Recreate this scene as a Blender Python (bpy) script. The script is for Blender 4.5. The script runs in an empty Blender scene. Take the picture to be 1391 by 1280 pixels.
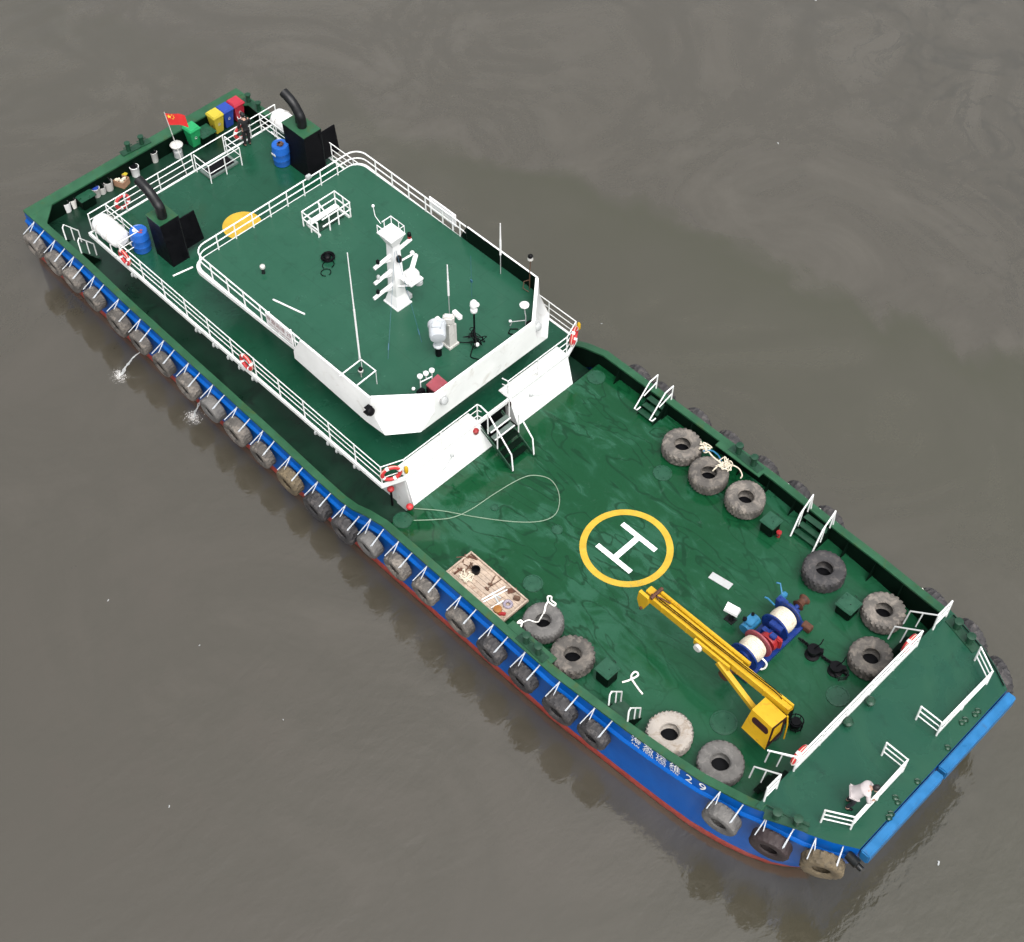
import bpy, bmesh, math, random
from mathutils import Vector, Matrix
random.seed(11)
SC = bpy.context.scene
COL = SC.collection
R = math.radians
PI = math.pi
V = Vector

# ------------------------------------------------------------------ camera
FPX, IMW, IMH = 2066.85, 1391.0, 1280.0
YAW, PIT, ROL = 2.361744, 0.921877, 0.001613
CAM = V((25.00803, -24.59244, 45.1686))
_h = V((math.cos(YAW), math.sin(YAW), 0))
FW = _h * math.cos(PIT) - V((0, 0, 1)) * math.sin(PIT)
_r = FW.cross(V((0, 0, 1))).normalized()
_u = _r.cross(FW)
RT = _r * math.cos(ROL) + _u * math.sin(ROL)
UP = -_r * math.sin(ROL) + _u * math.cos(ROL)
cd = bpy.data.cameras.new('drone_camera')
cd.sensor_fit = 'HORIZONTAL'; cd.sensor_width = 36.0
cd.lens = FPX * 36.0 / IMW
cd.clip_start = 0.5; cd.clip_end = 5000
co = bpy.data.objects.new('drone_camera', cd); COL.objects.link(co)
M = Matrix((RT, UP, -FW)).transposed().to_4x4(); M.translation = CAM
co.matrix_world = M
SC.camera = co


def ray(u, v):
    return FW + RT * ((u - IMW / 2) / FPX) - UP * ((v - IMH / 2) / FPX)


def G(u, v, z):
    """surveyed ground position: where the sight line through a photo point meets the level z"""
    d = ray(u, v); return CAM + d * ((z - CAM.z) / d.z)


def GY(u, v, y):
    d = ray(u, v); return CAM + d * ((y - CAM.y) / d.y)


def interp(tab, x):
    if x <= tab[0][0]: return tab[0][1]
    for (a, p), (b, q) in zip(tab, tab[1:]):
        if x <= b: return p + (q - p) * (x - a) / (b - a)
    return tab[-1][1]


# ------------------------------------------------------------------ materials
MATS = {}


def nmat(name):
    m = bpy.data.materials.new(name); m.use_nodes = True
    nt = m.node_tree; b = nt.nodes['Principled BSDF']
    MATS[name] = m
    return m, nt, b


def N(nt, t, **kw):
    n = nt.nodes.new(t)
    for k, v in kw.items():
        if k.startswith('i_'):
            n.inputs[k[2:].replace('_', ' ')].default_value = v
        else:
            setattr(n, k, v)
    return n


def noise(nt, scale, detail=4, rough=.55, dist=0.0, vec=None):
    n = nt.nodes.new('ShaderNodeTexNoise')
    n.inputs['Scale'].default_value = scale; n.inputs['Detail'].default_value = detail
    n.inputs['Roughness'].default_value = rough; n.inputs['Distortion'].default_value = dist
    if vec is not None: nt.links.new(vec, n.inputs['Vector'])
    return n


def ramp(nt, fac, stops):
    r = nt.nodes.new('ShaderNodeValToRGB')
    e = r.color_ramp.elements
    while len(e) < len(stops): e.new(.5)
    for el, (p, c) in zip(e, stops):
        el.position = p
        el.color = (c, c, c, 1) if isinstance(c, (int, float)) else (*c, 1)
    nt.links.new(fac, r.inputs['Fac'])
    return r


def mix(nt, fac, a, b):
    m = nt.nodes.new('ShaderNodeMix'); m.data_type = 'RGBA'
    L = nt.links
    if isinstance(fac, (int, float)): m.inputs[0].default_value = fac
    else: L.new(fac, m.inputs[0])
    for s, c in ((6, a), (7, b)):
        if isinstance(c, tuple): m.inputs[s].default_value = (*c, 1)
        else: L.new(c, m.inputs[s])
    return m.outputs[2]


def math_(nt, op, a, b=None, clamp=False):
    m = nt.nodes.new('ShaderNodeMath'); m.operation = op; m.use_clamp = clamp
    for i, x in enumerate((a, b)):
        if x is None: continue
        if isinstance(x, (int, float)): m.inputs[i].default_value = x
        else: nt.links.new(x, m.inputs[i])
    return m.outputs[0]


def objco(nt):
    return nt.nodes.new('ShaderNodeTexCoord').outputs['Object']


def paint(name, col, rough=.4, var=.18, scale=2.5, dirt=None, amt=.0, dscale=5.0, bump=.0, metallic=0, rand=0.0, spec=.5, rvar=.12):
    """painted / plastic / rubber surface: uneven tone, optional dirt patches of their own shape"""
    m, nt, b = nmat(name)
    if name not in BRIGHT:
        k = KALB.get(name, .46)
        col = tuple(c * k for c in col); dirt = tuple(c * k for c in dirt) if dirt else None
    co_ = objco(nt)
    n = noise(nt, scale, 6, .6, .4, co_)
    lo = tuple(c * (1 - var) for c in col); hi = tuple(min(1, c * (1 + var)) for c in col)
    r = ramp(nt, n.outputs['Fac'], [(.3, lo), (.7, hi)])
    c = r.outputs['Color']
    if dirt:
        n2 = noise(nt, dscale, 8, .65, .8, co_)
        f = ramp(nt, n2.outputs['Fac'], [(.62 - amt * .35, 0.0), (.78 - amt * .25, 1.0)])
        c = mix(nt, f.outputs['Color'], c, dirt)
    if rand:
        oi = nt.nodes.new('ShaderNodeObjectInfo')
        h = nt.nodes.new('ShaderNodeHueSaturation')
        v = math_(nt, 'MULTIPLY_ADD', oi.outputs['Random'], rand * 2)
        v.node.inputs[2].default_value = 1 - rand
        nt.links.new(v, h.inputs['Value']); nt.links.new(c, h.inputs['Color'])
        c = h.outputs['Color']
    nt.links.new(c, b.inputs['Base Color'])
    rr = ramp(nt, n.outputs['Fac'], [(.3, max(.02, rough - rvar)), (.7, min(1, rough + rvar))])
    nt.links.new(rr.outputs['Color'], b.inputs['Roughness'])
    b.inputs['Metallic'].default_value = metallic
    b.inputs['Specular IOR Level'].default_value = spec
    if bump:
        nb = noise(nt, scale * 9, 5, .6, 0, co_)
        bp = N(nt, 'ShaderNodeBump'); bp.inputs['Strength'].default_value = bump; bp.inputs['Distance'].default_value = .02
        nt.links.new(nb.outputs['Fac'], bp.inputs['Height']); nt.links.new(bp.outputs['Normal'], b.inputs['Normal'])
    return m


BRIGHT = {'white', 'white_clean', 'rope_white', 'mark_white', 'foam'}
KALB = {'chain_grey': .62, 'yellow': .60, 'mark_yellow': .62, 'barrel_blue': .72, 'flag_red': .62, 'star_yellow': .8, 'bin_red': .6, 'bin_blue': .62, 'bin_green': .6, 'bin_yellow': .58, 'buoy_red': .62, 'fender_blue': .46, 'cap_green': .52, 'skin': .7, 'grey_white': .8, 'offwhite': .75, 'rope_cream': .8, 'pale_cloth': .58, 'tyre_white': .58, 'lightgrey': .7, 'tyre_dark': .72, 'cardboard': .6, 'wood': .78, 'tyre_rubber': .88, 'tyre_grey': .72}
GREEN = (.020, .125, .066)
paint('white', (.71, .72, .71), .38, .05, 1.2, dirt=(.52, .50, .46), amt=.16, dscale=1.3)
paint('white_clean', (.71, .71, .71), .4, .03)
paint('offwhite', (.62, .61, .58), .5, .1, 3, dirt=(.35, .33, .30), amt=.2)
paint('grey_white', (.52, .55, .58), .4, .1, 3)
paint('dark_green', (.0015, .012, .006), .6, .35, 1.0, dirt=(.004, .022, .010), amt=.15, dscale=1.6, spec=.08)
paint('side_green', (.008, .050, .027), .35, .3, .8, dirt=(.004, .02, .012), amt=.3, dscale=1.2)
paint('cap_green', (.026, .135, .060), .42, .18, 1.5, dirt=(.06, .12, .03), amt=.22, dscale=2.0, bump=.1)
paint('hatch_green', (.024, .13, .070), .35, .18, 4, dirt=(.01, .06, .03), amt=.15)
paint('bollard_green', (.014, .085, .042), .4, .2, 4)
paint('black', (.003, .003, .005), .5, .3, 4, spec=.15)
paint('exhaust_black', (.010, .011, .013), .4, .3, 5, spec=.35)
paint('dark_steel', (.012, .015, .016), .4, .3, 6, dirt=(.05, .03, .02), amt=.15, spec=.3)
paint('tyre_rubber', (.088, .080, .072), .85, .32, 2.2, dirt=(.20, .175, .15), amt=.42, dscale=3.2, bump=.6, rand=.22)
paint('tyre_dark', (.036, .034, .036), .75, .32, 3, dirt=(.10, .09, .085), amt=.35, dscale=3.5, bump=.5, rand=.2)
paint('tyre_grey', (.13, .125, .12), .8, .25, 3, dirt=(.21, .20, .19), amt=.3, dscale=4, bump=.5)
paint('tyre_white', (.52, .47, .42), .8, .12, 3, dirt=(.33, .26, .19), amt=.28, dscale=3, bump=.4)
paint('tyre_ochre', (.24, .185, .11), .85, .35, 3, dirt=(.12, .10, .07), amt=.3, dscale=4, bump=.5)
paint('maroon_rubber', (.055, .035, .036), .7, .2, 4, bump=.3)
paint('chain_grey', (.62, .66, .70), .5, .12, 8)
paint('rope_white', (.72, .70, .66), .8, .12, 12, bump=.3)
paint('rope_cream', (.70, .63, .50), .8, .14, 6, dirt=(.50, .36, .27), amt=.15)
paint('hose', (.36, .50, .36), .5, .1)
paint('yellow', (.78, .46, .012), .4, .12, 1.6, dirt=(.48, .20, .02), amt=.16, dscale=2.6)
paint('mark_yellow', (.72, .46, .035), .45, .12, 2.5, dirt=(.42, .36, .10), amt=.14, dscale=4)
paint('mark_white', (.78, .79, .78), .5, .06, 3, dirt=(.45, .52, .48), amt=.06, dscale=5)
paint('blue_paint', (.008, .085, .36), .35, .22, .9, dirt=(.02, .05, .16), amt=.15, dscale=1.4)
paint('fender_blue', (.018, .25, .62), .38, .16, 2, dirt=(.04, .18, .42), amt=.2, dscale=3)
paint('barrel_blue', (.014, .12, .50), .35, .1, 3)
paint('light_blue', (.04, .28, .55), .4, .18, 5)
paint('stay_blue', (.06, .22, .34), .5, .1, 5)
paint('winch_blue', (.012, .055, .33), .35, .25, 5, dirt=(.03, .02, .05), amt=.2)
paint('red', (.55, .03, .035), .4, .15, 4)
paint('maroon', (.045, .006, .010), .5, .25, 4)
paint('rust', (.16, .055, .025), .7, .35, 6, dirt=(.05, .02, .015), amt=.3)
paint('buoy_red', (.72, .045, .05), .5, .1, 4)
paint('pink_red', (.52, .10, .13), .45, .15, 3, dirt=(.5, .35, .35), amt=.15)
paint('bin_green', (.02, .42, .14), .4, .1, 3)
paint('bin_yellow', (.72, .58, .05), .4, .1, 3)
paint('bin_blue', (.02, .07, .42), .4, .1, 3)
paint('bin_red', (.55, .03, .06), .4, .1, 3)
paint('wood', (.47, .37, .29), .8, .25, 3, dirt=(.20, .11, .06), amt=.28, dscale=5, bump=.3)
paint('cardboard', (.50, .28, .17), .8, .15, 4)
paint('brown', (.18, .09, .05), .6, .3, 8)
paint('orange', (.55, .22, .04), .5, .15, 6)
paint('purple_grey', (.48, .42, .52), .5, .1, 6)
paint('skin', (.45, .26, .19), .55, .06, 10)
paint('hair', (.008, .006, .006), .6, .2, 20)
paint('dark_cloth', (.007, .007, .010), .9, .3, 9, bump=.3)
paint('navy_cloth', (.018, .019, .028), .9, .3, 9, bump=.3)
paint('pale_cloth', (.66, .60, .60), .85, .1, 5, dirt=(.62, .45, .44), amt=.1, dscale=3, bump=.3)
paint('flag_red', (.72, .02, .02), .7, .08, 3)
paint('star_yellow', (.85, .60, .05), .7, .05, 3)
paint('lightgrey', (.50, .52, .52), .5, .12, 3, dirt=(.4, .3, .3), amt=.1)
paint('stair_grey', (.20, .27, .24), .5, .15, 5)
paint('red_text', (.45, .16, .16), .6, .1, 4)
paint('foam', (.75, .74, .72), .8, .1, 8)


def glass_dark(name):
    m, nt, b = nmat(name)
    b.inputs['Base Color'].default_value = (.01, .014, .016, 1); b.inputs['Roughness'].default_value = .06


glass_dark('window_glass')


def deck_material(name, wet):
    """green deck paint under a film of rain: dark glossy wet areas, paler half-dry ones, scuffs"""
    m, nt, b = nmat(name)
    co_ = objco(nt)
    mp = N(nt, 'ShaderNodeMapping'); mp.inputs['Scale'].default_value = (1, 1, 1)
    nt.links.new(co_, mp.inputs['Vector'])
    big = noise(nt, .27, 3, .5, 1.4, co_)
    mp2 = N(nt, 'ShaderNodeMapping'); mp2.inputs['Rotation'].default_value = (0, 0, .5); mp2.inputs['Scale'].default_value = (.62, 1.5, 1)
    nt.links.new(co_, mp2.inputs['Vector'])
    med = noise(nt, .7, 4, .5, 2.2, mp2.outputs['Vector'])
    fine = noise(nt, 9, 6, .7, .4, co_)
    s = math_(nt, 'MULTIPLY_ADD', big.outputs['Fac'], .55); s.node.inputs[2].default_value = 0
    t = math_(nt, 'MULTIPLY_ADD', med.outputs['Fac'], .45); nt.links.new(s, t.node.inputs[2])
    w = wet
    f = ramp(nt, t, [(w - .07, 1.0), (w - .012, .85), (w + .02, .35), (w + .10, 0.0)])
    spx = N(nt, 'ShaderNodeSeparateXYZ'); nt.links.new(co_, spx.inputs[0])
    fx = ramp(nt, math_(nt, 'MULTIPLY', spx.outputs['X'], .0625), [(.48, 1.0), (.72, .25)])
    wln = noise(nt, .42, 2, .5, 2.2, mp2.outputs['Vector'])
    ln_ = math_(nt, 'ABSOLUTE', math_(nt, 'SUBTRACT', wln.outputs['Fac'], .52))
    lnf = ramp(nt, ln_, [(.0, .9), (.014, .7), (.028, 0.0)])
    base_f = f
    fm_ = mix(nt, fx.outputs['Color'], (.45, .45, .45), f.outputs['Color'])
    wetc = mix(nt, fine.outputs['Fac'], (.003, .040, .013), (.0045, .049, .018))
    dryc = mix(nt, fine.outputs['Fac'], (.010, .062, .031), (.016, .078, .043))
    c = mix(nt, fm_, dryc, wetc)
    c = mix(nt, math_(nt, 'MULTIPLY', lnf.outputs['Color'], fx.outputs['Color']), c, (.002, .028, .010))
    # pale scuffs
    sc = noise(nt, 2.3, 9, .72, .6, co_)
    sf = ramp(nt, sc.outputs['Fac'], [(.60, 0.0), (.76, .6)])
    c = mix(nt, sf.outputs['Color'], c, (.034, .088, .060))
    # rusty-green run marks
    st = noise(nt, .9, 6, .6, .3, co_)
    stf = ramp(nt, st.outputs['Fac'], [(.66, 0.0), (.78, .35)])
    c = mix(nt, stf.outputs['Color'], c, (.004, .034, .011))
    nt.links.new(c, b.inputs['Base Color'])
    rr = ramp(nt, fm_, [(0, .34), (.5, .22), (1, .07)])
    nt.links.new(rr.outputs['Color'], b.inputs['Roughness'])
    b.inputs['IOR'].default_value = 1.42
    bp = N(nt, 'ShaderNodeBump'); bp.inputs['Strength'].default_value = .10; bp.inputs['Distance'].default_value = .03
    pn = noise(nt, 1.6, 3, .5, .2, co_)
    nt.links.new(pn.outputs['Fac'], bp.inputs['Height']); nt.links.new(bp.outputs['Normal'], b.inputs['Normal'])
    return m


deck_material('foredeck_paint', .515)


def roof_material(name, lo, hi, rough=.2, seam=True):
    m, nt, b = nmat(name)
    co_ = objco(nt)
    big = noise(nt, .35, 5, .6, .8, co_)
    fine = noise(nt, 6, 7, .7, .3, co_)
    r = ramp(nt, big.outputs['Fac'], [(.3, lo), (.7, hi)])
    c = mix(nt, math_(nt, 'MULTIPLY', fine.outputs['Fac'], .18), r.outputs['Color'], tuple(x * 1.4 for x in hi))
    st = noise(nt, 1.6, 8, .68, .5, co_)
    sf = ramp(nt, st.outputs['Fac'], [(.56, 0.0), (.76, .6)])
    c = mix(nt, sf.outputs['Color'], c, tuple(x * .55 for x in lo))
    lt = noise(nt, 2.6, 8, .7, 1.0, co_); lf = ramp(nt, lt.outputs['Fac'], [(.60, 0.0), (.74, .4)])
    c = mix(nt, lf.outputs['Color'], c, (.034, .088, .062))
    if seam:   # faint plate seams
        br = N(nt, 'ShaderNodeTexBrick'); br.inputs['Scale'].default_value = 1.0
        br.inputs['Brick Width'].default_value = 3.2; br.inputs['Row Height'].default_value = 1.55
        br.inputs['Mortar Size'].default_value = .018; br.inputs['Mortar Smooth'].default_value = .6
        nt.links.new(co_, br.inputs['Vector'])
        c = mix(nt, math_(nt, 'MULTIPLY', br.outputs['Fac'], .32), c, tuple(x * .6 for x in lo))
    nt.links.new(c, b.inputs['Base Color'])
    rr = ramp(nt, big.outputs['Fac'], [(.3, rough - .08), (.7, rough + .13)])
    nt.links.new(rr.outputs['Color'], b.inputs['Roughness'])
    b.inputs['IOR'].default_value = 1.46
    bp = N(nt, 'ShaderNodeBump'); bp.inputs['Strength'].default_value = .12; bp.inputs['Distance'].default_value = .03
    pn = noise(nt, .8, 3, .5, .2, co_)
    nt.links.new(pn.outputs['Fac'], bp.inputs['Height']); nt.links.new(bp.outputs['Normal'], b.inputs['Normal'])
    return m


roof_material('roof_paint', (.011, .059, .034), (.016, .072, .043), .2)
roof_material('platform_paint', (.006, .046, .029), (.010, .058, .031), .27, seam=False)
roof_material('boatdeck_paint', (.004, .040, .020), (.008, .056, .031), .2)


def hull_material():
    m, nt, b = nmat('hull_paint')
    co_ = objco(nt)
    sp = N(nt, 'ShaderNodeSeparateXYZ'); nt.links.new(co_, sp.inputs[0])
    n = noise(nt, .7, 6, .6, .6, co_)
    b.inputs['Specular IOR Level'].default_value = .18
    blue = ramp(nt, n.outputs['Fac'], [(.3, (.001, .064, .29)), (.7, (.002, .092, .38))]).outputs['Color']
    mp = N(nt, 'ShaderNodeMapping'); mp.inputs['Scale'].default_value = (2.2, 2.2, .35); nt.links.new(co_, mp.inputs['Vector'])
    st = noise(nt, 1.5, 7, .7, .2, mp.outputs['Vector'])
    sf = ramp(nt, st.outputs['Fac'], [(.60, 0.0), (.74, .6)])
    blue = mix(nt, sf.outputs['Color'], blue, (.006, .06, .22))
    n3 = noise(nt, 5, 4, .6, 0, co_)
    redc = ramp(nt, n3.outputs['Fac'], [(.3, (.24, .034, .026)), (.7, (.40, .065, .048))]).outputs['Color']
    z = math_(nt, 'MULTIPLY_ADD', n3.outputs['Fac'], .10); nt.links.new(sp.outputs['Z'], z.node.inputs[2])
    f = math_(nt, 'LESS_THAN', z, -1.84)
    c = mix(nt, f, blue, redc)
    slime = math_(nt, 'LESS_THAN', z, -2.24)
    c = mix(nt, math_(nt, 'MULTIPLY', slime, .75), c, (.03, .02, .012))
    nt.links.new(c, b.inputs['Base Color'])
    b.inputs['Roughness'].default_value = .36


hull_material()


def water_material():
    m, nt, b = nmat('river_water')
    co_ = objco(nt)
    sp = N(nt, 'ShaderNodeSeparateXYZ'); nt.links.new(co_, sp.inputs[0])
    silt = noise(nt, .035, 5, .6, .6, co_)
    c = ramp(nt, silt.outputs['Fac'], [(.3, (.0575, .051, .0385)), (.7, (.069, .0625, .0495))]).outputs['Color']
    # darker, browner tone towards the near side, mottled at its edge
    mot = noise(nt, .10, 8, .66, 1.2, co_)
    q_ = math_(nt, 'MULTIPLY_ADD', mot.outputs['Fac'], 16.0); nt.links.new(sp.outputs['Y'], q_.node.inputs[2])
    near = ramp(nt, math_(nt, 'MULTIPLY_ADD', q_, .05), [(0.0, 1.0), (1.0, 0.0)]); near.inputs[0].links[0].from_node.inputs[2].default_value = .55
    c = mix(nt, math_(nt, 'MULTIPLY', near.outputs['Color'], .75), c, (.043, .0365, .0265))
    mf = ramp(nt, mot.outputs['Fac'], [(.34, .0), (.49, .85), (.64, .0)])
    c = mix(nt, mf.outputs['Color'], c, (.046, .041, .030))
    # clearer olive tongue of water lying along the far side, with a curling front
    wob = noise(nt, .16, 6, .62, 1.0, co_)
    wob2 = noise(nt, .045, 3, .5, .0, co_)
    d = math_(nt, 'MULTIPLY_ADD', sp.outputs['X'], -.285); nt.links.new(sp.outputs['Y'], d.node.inputs[2])
    d = math_(nt, 'MULTIPLY_ADD', wob.outputs['Fac'], 7.0).node; nt.links.new(math_(nt, 'MULTIPLY_ADD', sp.outputs['X'], -.285), d.inputs[2])
    lin = d.inputs[2].links[0].from_node; nt.links.new(sp.outputs['Y'], lin.inputs[2])
    dd = math_(nt, 'MULTIPLY_ADD', wob2.outputs['Fac'], 5.0); nt.links.new(d.outputs[0], dd.node.inputs[2])
    # dd ~ y - .285x + 3.5 + 2.5
    front = math_(nt, 'SUBTRACT', 23.4, dd)
    f1 = ramp(nt, math_(nt, 'MULTIPLY', front, .25), [(0.0, 0.0), (.10, .35), (.30, .95), (.6, .75), (1.0, .6)]).outputs['Color']
    f2a = ramp(nt, math_(nt, 'MULTIPLY', math_(nt, 'SUBTRACT', dd, 7.0), .12), [(0.0, 0.0), (1.0, 1.0)]).outputs['Color']
    f2b = ramp(nt, math_(nt, 'MULTIPLY', math_(nt, 'SUBTRACT', sp.outputs['X'], 12.0), .1), [(0.0, 0.0), (1.0, .8)]).outputs['Color']
    f2 = math_(nt, 'MAXIMUM', f2a, f2b)
    fx = ramp(nt, math_(nt, 'MULTIPLY_ADD', sp.outputs['X'], .03), [(0.0, .25), (.35, 1.0)]); fx_ = fx.inputs[0].links[0].from_node; fx_.inputs[2].default_value = .72
    f = math_(nt, 'MULTIPLY', math_(nt, 'MULTIPLY', f1, f2), fx.outputs['Color'])
    c = mix(nt, f, c, (.0375, .0365, .0205))
    # small curling silt clouds in the far corner
    cl = noise(nt, .26, 8, .62, 1.3, co_)
    cf = ramp(nt, cl.outputs['Fac'], [(.47, 0.0), (.53, .6), (.548, .12), (.66, 0.0)]).outputs['Color']
    reg = ramp(nt, math_(nt, 'MULTIPLY', math_(nt, 'ADD', sp.outputs['Y'], math_(nt, 'MULTIPLY', sp.outputs['X'], .5)), .02), [(.46, 0.0), (.62, 1.0)]).outputs['Color']
    c = mix(nt, math_(nt, 'MULTIPLY', math_(nt, 'MULTIPLY', cf, reg), .6), c, (.018, .018, .013))
    # specks of drifting silt
    s2 = noise(nt, 1.1, 6, .7, .4, co_)
    s2f = ramp(nt, s2.outputs['Fac'], [(.70, 0.0), (.80, .5)]).outputs['Color']
    c = mix(nt, s2f, c, (.018, .0155, .011))
    nt.links.new(c, b.inputs['Base Color'])
    b.inputs['Roughness'].default_value = .035
    b.inputs['IOR'].default_value = 1.9
    mp = N(nt, 'ShaderNodeMapping'); mp.inputs['Rotation'].default_value = (0, 0, .9); mp.inputs['Scale'].default_value = (1, .55, 1)
    nt.links.new(co_, mp.inputs['Vector'])
    w1 = noise(nt, .55, 4, .5, .3, mp.outputs['Vector'])
    w2 = noise(nt, 3.2, 4, .55, .2, mp.outputs['Vector'])
    gust = noise(nt, .06, 3, .5, .5, co_)
    gf = ramp(nt, gust.outputs['Fac'], [(.35, .25), (.65, 1.0)]).outputs['Color']
    h = math_(nt, 'MULTIPLY_ADD', w2.outputs['Fac'], .30); nt.links.new(w1.outputs['Fac'], h.node.inputs[2])
    h = math_(nt, 'MULTIPLY', h, gf)
    bp = N(nt, 'ShaderNodeBump'); bp.inputs['Strength'].default_value = .75; bp.inputs['Distance'].default_value = .09
    nt.links.new(h, bp.inputs['Height']); nt.links.new(bp.outputs['Normal'], b.inputs['Normal'])


water_material()


# ------------------------------------------------------------------ mesh builder
class MB:
    def __init__(s):
        s.bm = bmesh.new()

    def face(s, pts):
        try:
            return s.bm.faces.new([s.bm.verts.new(p) for p in pts])
        except ValueError:
            return None

    def hull8(s, lo, hi):
        """lo, hi: 4 points each (bottom ring, top ring)"""
        a = [s.bm.verts.new(p) for p in lo]; b = [s.bm.verts.new(p) for p in hi]
        n = len(a)
        s.bm.faces.new(a[::-1]); s.bm.faces.new(b)
        for i in range(n):
            j = (i + 1) % n
            s.bm.faces.new((a[i], a[j], b[j], b[i]))
        return a + b

    def box(s, c, d, rz=0.0, M=None, bevel=0.0):
        x, y, z = d[0] / 2, d[1] / 2, d[2] / 2
        T = Matrix.Translation(V(c)) @ Matrix.Rotation(rz, 4, 'Z')
        if M is not None: T = T @ M
        P = [T @ V(p) for p in ((-x, -y, -z), (x, -y, -z), (x, y, -z), (-x, y, -z), (-x, -y, z), (x, -y, z), (x, y, z), (-x, y, z))]
        vs = s.hull8(P[:4], P[4:])
        if bevel:
            es = set(e for v in vs for e in v.link_edges)
            bmesh.ops.bevel(s.bm, geom=list(es), offset=bevel, segments=2, affect='EDGES')

    def prism(s, pts, z0, z1):
        s.hull8([V((p[0], p[1], z0)) for p in pts], [V((p[0], p[1], z1)) for p in pts])

    def tube(s, pts, r, n=8, closed=False, r1=None):
        pts = [V(p) for p in pts]
        k = len(pts)
        if k < 2: return
        rings = []
        prev = None
        for i, p in enumerate(pts):
            if closed: t = pts[(i + 1) % k] - pts[i - 1]
            elif i == 0: t = pts[1] - p
            elif i == k - 1: t = p - pts[i - 1]
            else: t = (pts[i + 1] - p).normalized() + (p - pts[i - 1]).normalized()
            if t.length < 1e-9: t = V((0, 0, 1))
            t.normalize()
            if prev is None:
                a = V((0, 0, 1)) if abs(t.z) < .9 else V((1, 0, 0))
                nrm = t.cross(a).normalized()
            else:
                nrm = prev - t * prev.dot(t)
                if nrm.length < 1e-6: nrm = t.orthogonal()
                nrm.normalize()
            prev = nrm
            bn = t.cross(nrm)
            rr = r if r1 is None else r + (r1 - r) * i / (k - 1)
            rings.append([s.bm.verts.new(p + nrm * rr * math.cos(2 * PI * j / n) + bn * rr * math.sin(2 * PI * j / n)) for j in range(n)])
        m = k if closed else k - 1
        for i in range(m):
            a, b = rings[i], rings[(i + 1) % k]
            for j in range(n):
                s.bm.faces.new((a[j], a[(j + 1) % n], b[(j + 1) % n], b[j]))
        if not closed:
            s.bm.faces.new(rings[0][::-1]); s.bm.faces.new(rings[-1])

    def cyl(s, p0, p1, r, r1=None, n=16):
        s.tube([p0, p1], r, n, r1=r1)

    def lathe(s, prof, n=24, M=None, closed=False, cap=True):
        M = M or Matrix.Identity(4)
        rings = [[s.bm.verts.new(M @ V((r * math.cos(2 * PI * j / n), r * math.sin(2 * PI * j / n), z))) for j in range(n)] for r, z in prof]
        k = len(rings)
        for i in range(k if closed else k - 1):
            a, b = rings[i], rings[(i + 1) % k]
            for j in range(n):
                s.bm.faces.new((a[j], a[(j + 1) % n], b[(j + 1) % n], b[j]))
        if cap and not closed:
            s.bm.faces.new(rings[0][::-1]); s.bm.faces.new(rings[-1])

    def sphere(s, c, r, n=12, sc=(1, 1, 1), M=None):
        T = Matrix.Translation(V(c)) @ (M or Matrix.Identity(4)) @ Matrix.Diagonal((*sc, 1))
        bmesh.ops.create_uvsphere(s.bm, u_segments=n, v_segments=max(6, n * 2 // 3), radius=r, matrix=T)

    def strip(s, A, B):
        """sheet between two polylines"""
        a = [s.bm.verts.new(p) for p in A]; b = [s.bm.verts.new(p) for p in B]
        for i in range(len(a) - 1):
            s.bm.faces.new((a[i], a[i + 1], b[i + 1], b[i]))

    def build(s, name, mat, parent=None, loc=None, rz=0.0, sharp=38, label=None):
        bm = s.bm
        bmesh.ops.remove_doubles(bm, verts=bm.verts, dist=1e-5)
        bmesh.ops.recalc_face_normals(bm, faces=bm.faces)
        me = bpy.data.meshes.new(name); bm.to_mesh(me); bm.free()
        me.shade_smooth(); me.set_sharp_from_angle(angle=R(sharp))
        me.materials.append(MATS[mat])
        o = bpy.data.objects.new(name, me); COL.objects.link(o)
        if parent is not None: o.parent = parent
        if loc is not None: o.location = loc
        if rz: o.rotation_euler.z = rz
        if label: o['label'] = label
        return o


def split(o):
    """give every loose piece of a mesh an object of its own beside the first"""
    bm = bmesh.new(); bm.from_mesh(o.data); bm.verts.ensure_lookup_table()
    seen = set(); isl = []
    for v0 in bm.verts:
        if v0 in seen: continue
        st = [v0]; seen.add(v0); cur = []
        while st:
            v_ = st.pop(); cur.append(v_.index)
            for e_ in v_.link_edges:
                w_ = e_.other_vert(v_)
                if w_ not in seen: seen.add(w_); st.append(w_)
        isl.append(set(cur))
    bm.free()
    src = o.data
    for k, keep in enumerate(isl):
        b2 = bmesh.new(); b2.from_mesh(src); b2.verts.ensure_lookup_table()
        bmesh.ops.delete(b2, geom=[v_ for v_ in b2.verts if v_.index not in keep], context='VERTS')
        me = bpy.data.meshes.new(src.name); b2.to_mesh(me); b2.free(); me.materials.append(src.materials[0])
        if k == 0: o.data = me
        else:
            c = o.copy(); c.data = me; COL.objects.link(c)
    return o


def tag(o, label, cat, group=None):
    o['label'] = label; o['category'] = cat
    if group: o['group'] = group
    return o


def thing(name, label, cat, loc=(0, 0, 0), rz=0.0, group=None):
    o = bpy.data.objects.new(name, None); COL.objects.link(o)
    o.empty_display_size = .2
    o.location = loc; o.rotation_euler = (0, 0, rz)
    return tag(o, label, cat, group)


def copy_tree(o, parent=None):
    c = o.copy(); COL.objects.link(c)
    if parent is not None: c.parent = parent
    for ch in list(o.children): copy_tree(ch, c)
    return c


def arc(c, r, a0, a1, n, z=0.0):
    return [V((c[0] + r * math.cos(a0 + (a1 - a0) * i / n), c[1] + r * math.sin(a0 + (a1 - a0) * i / n), z)) for i in range(n + 1)]


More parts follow.
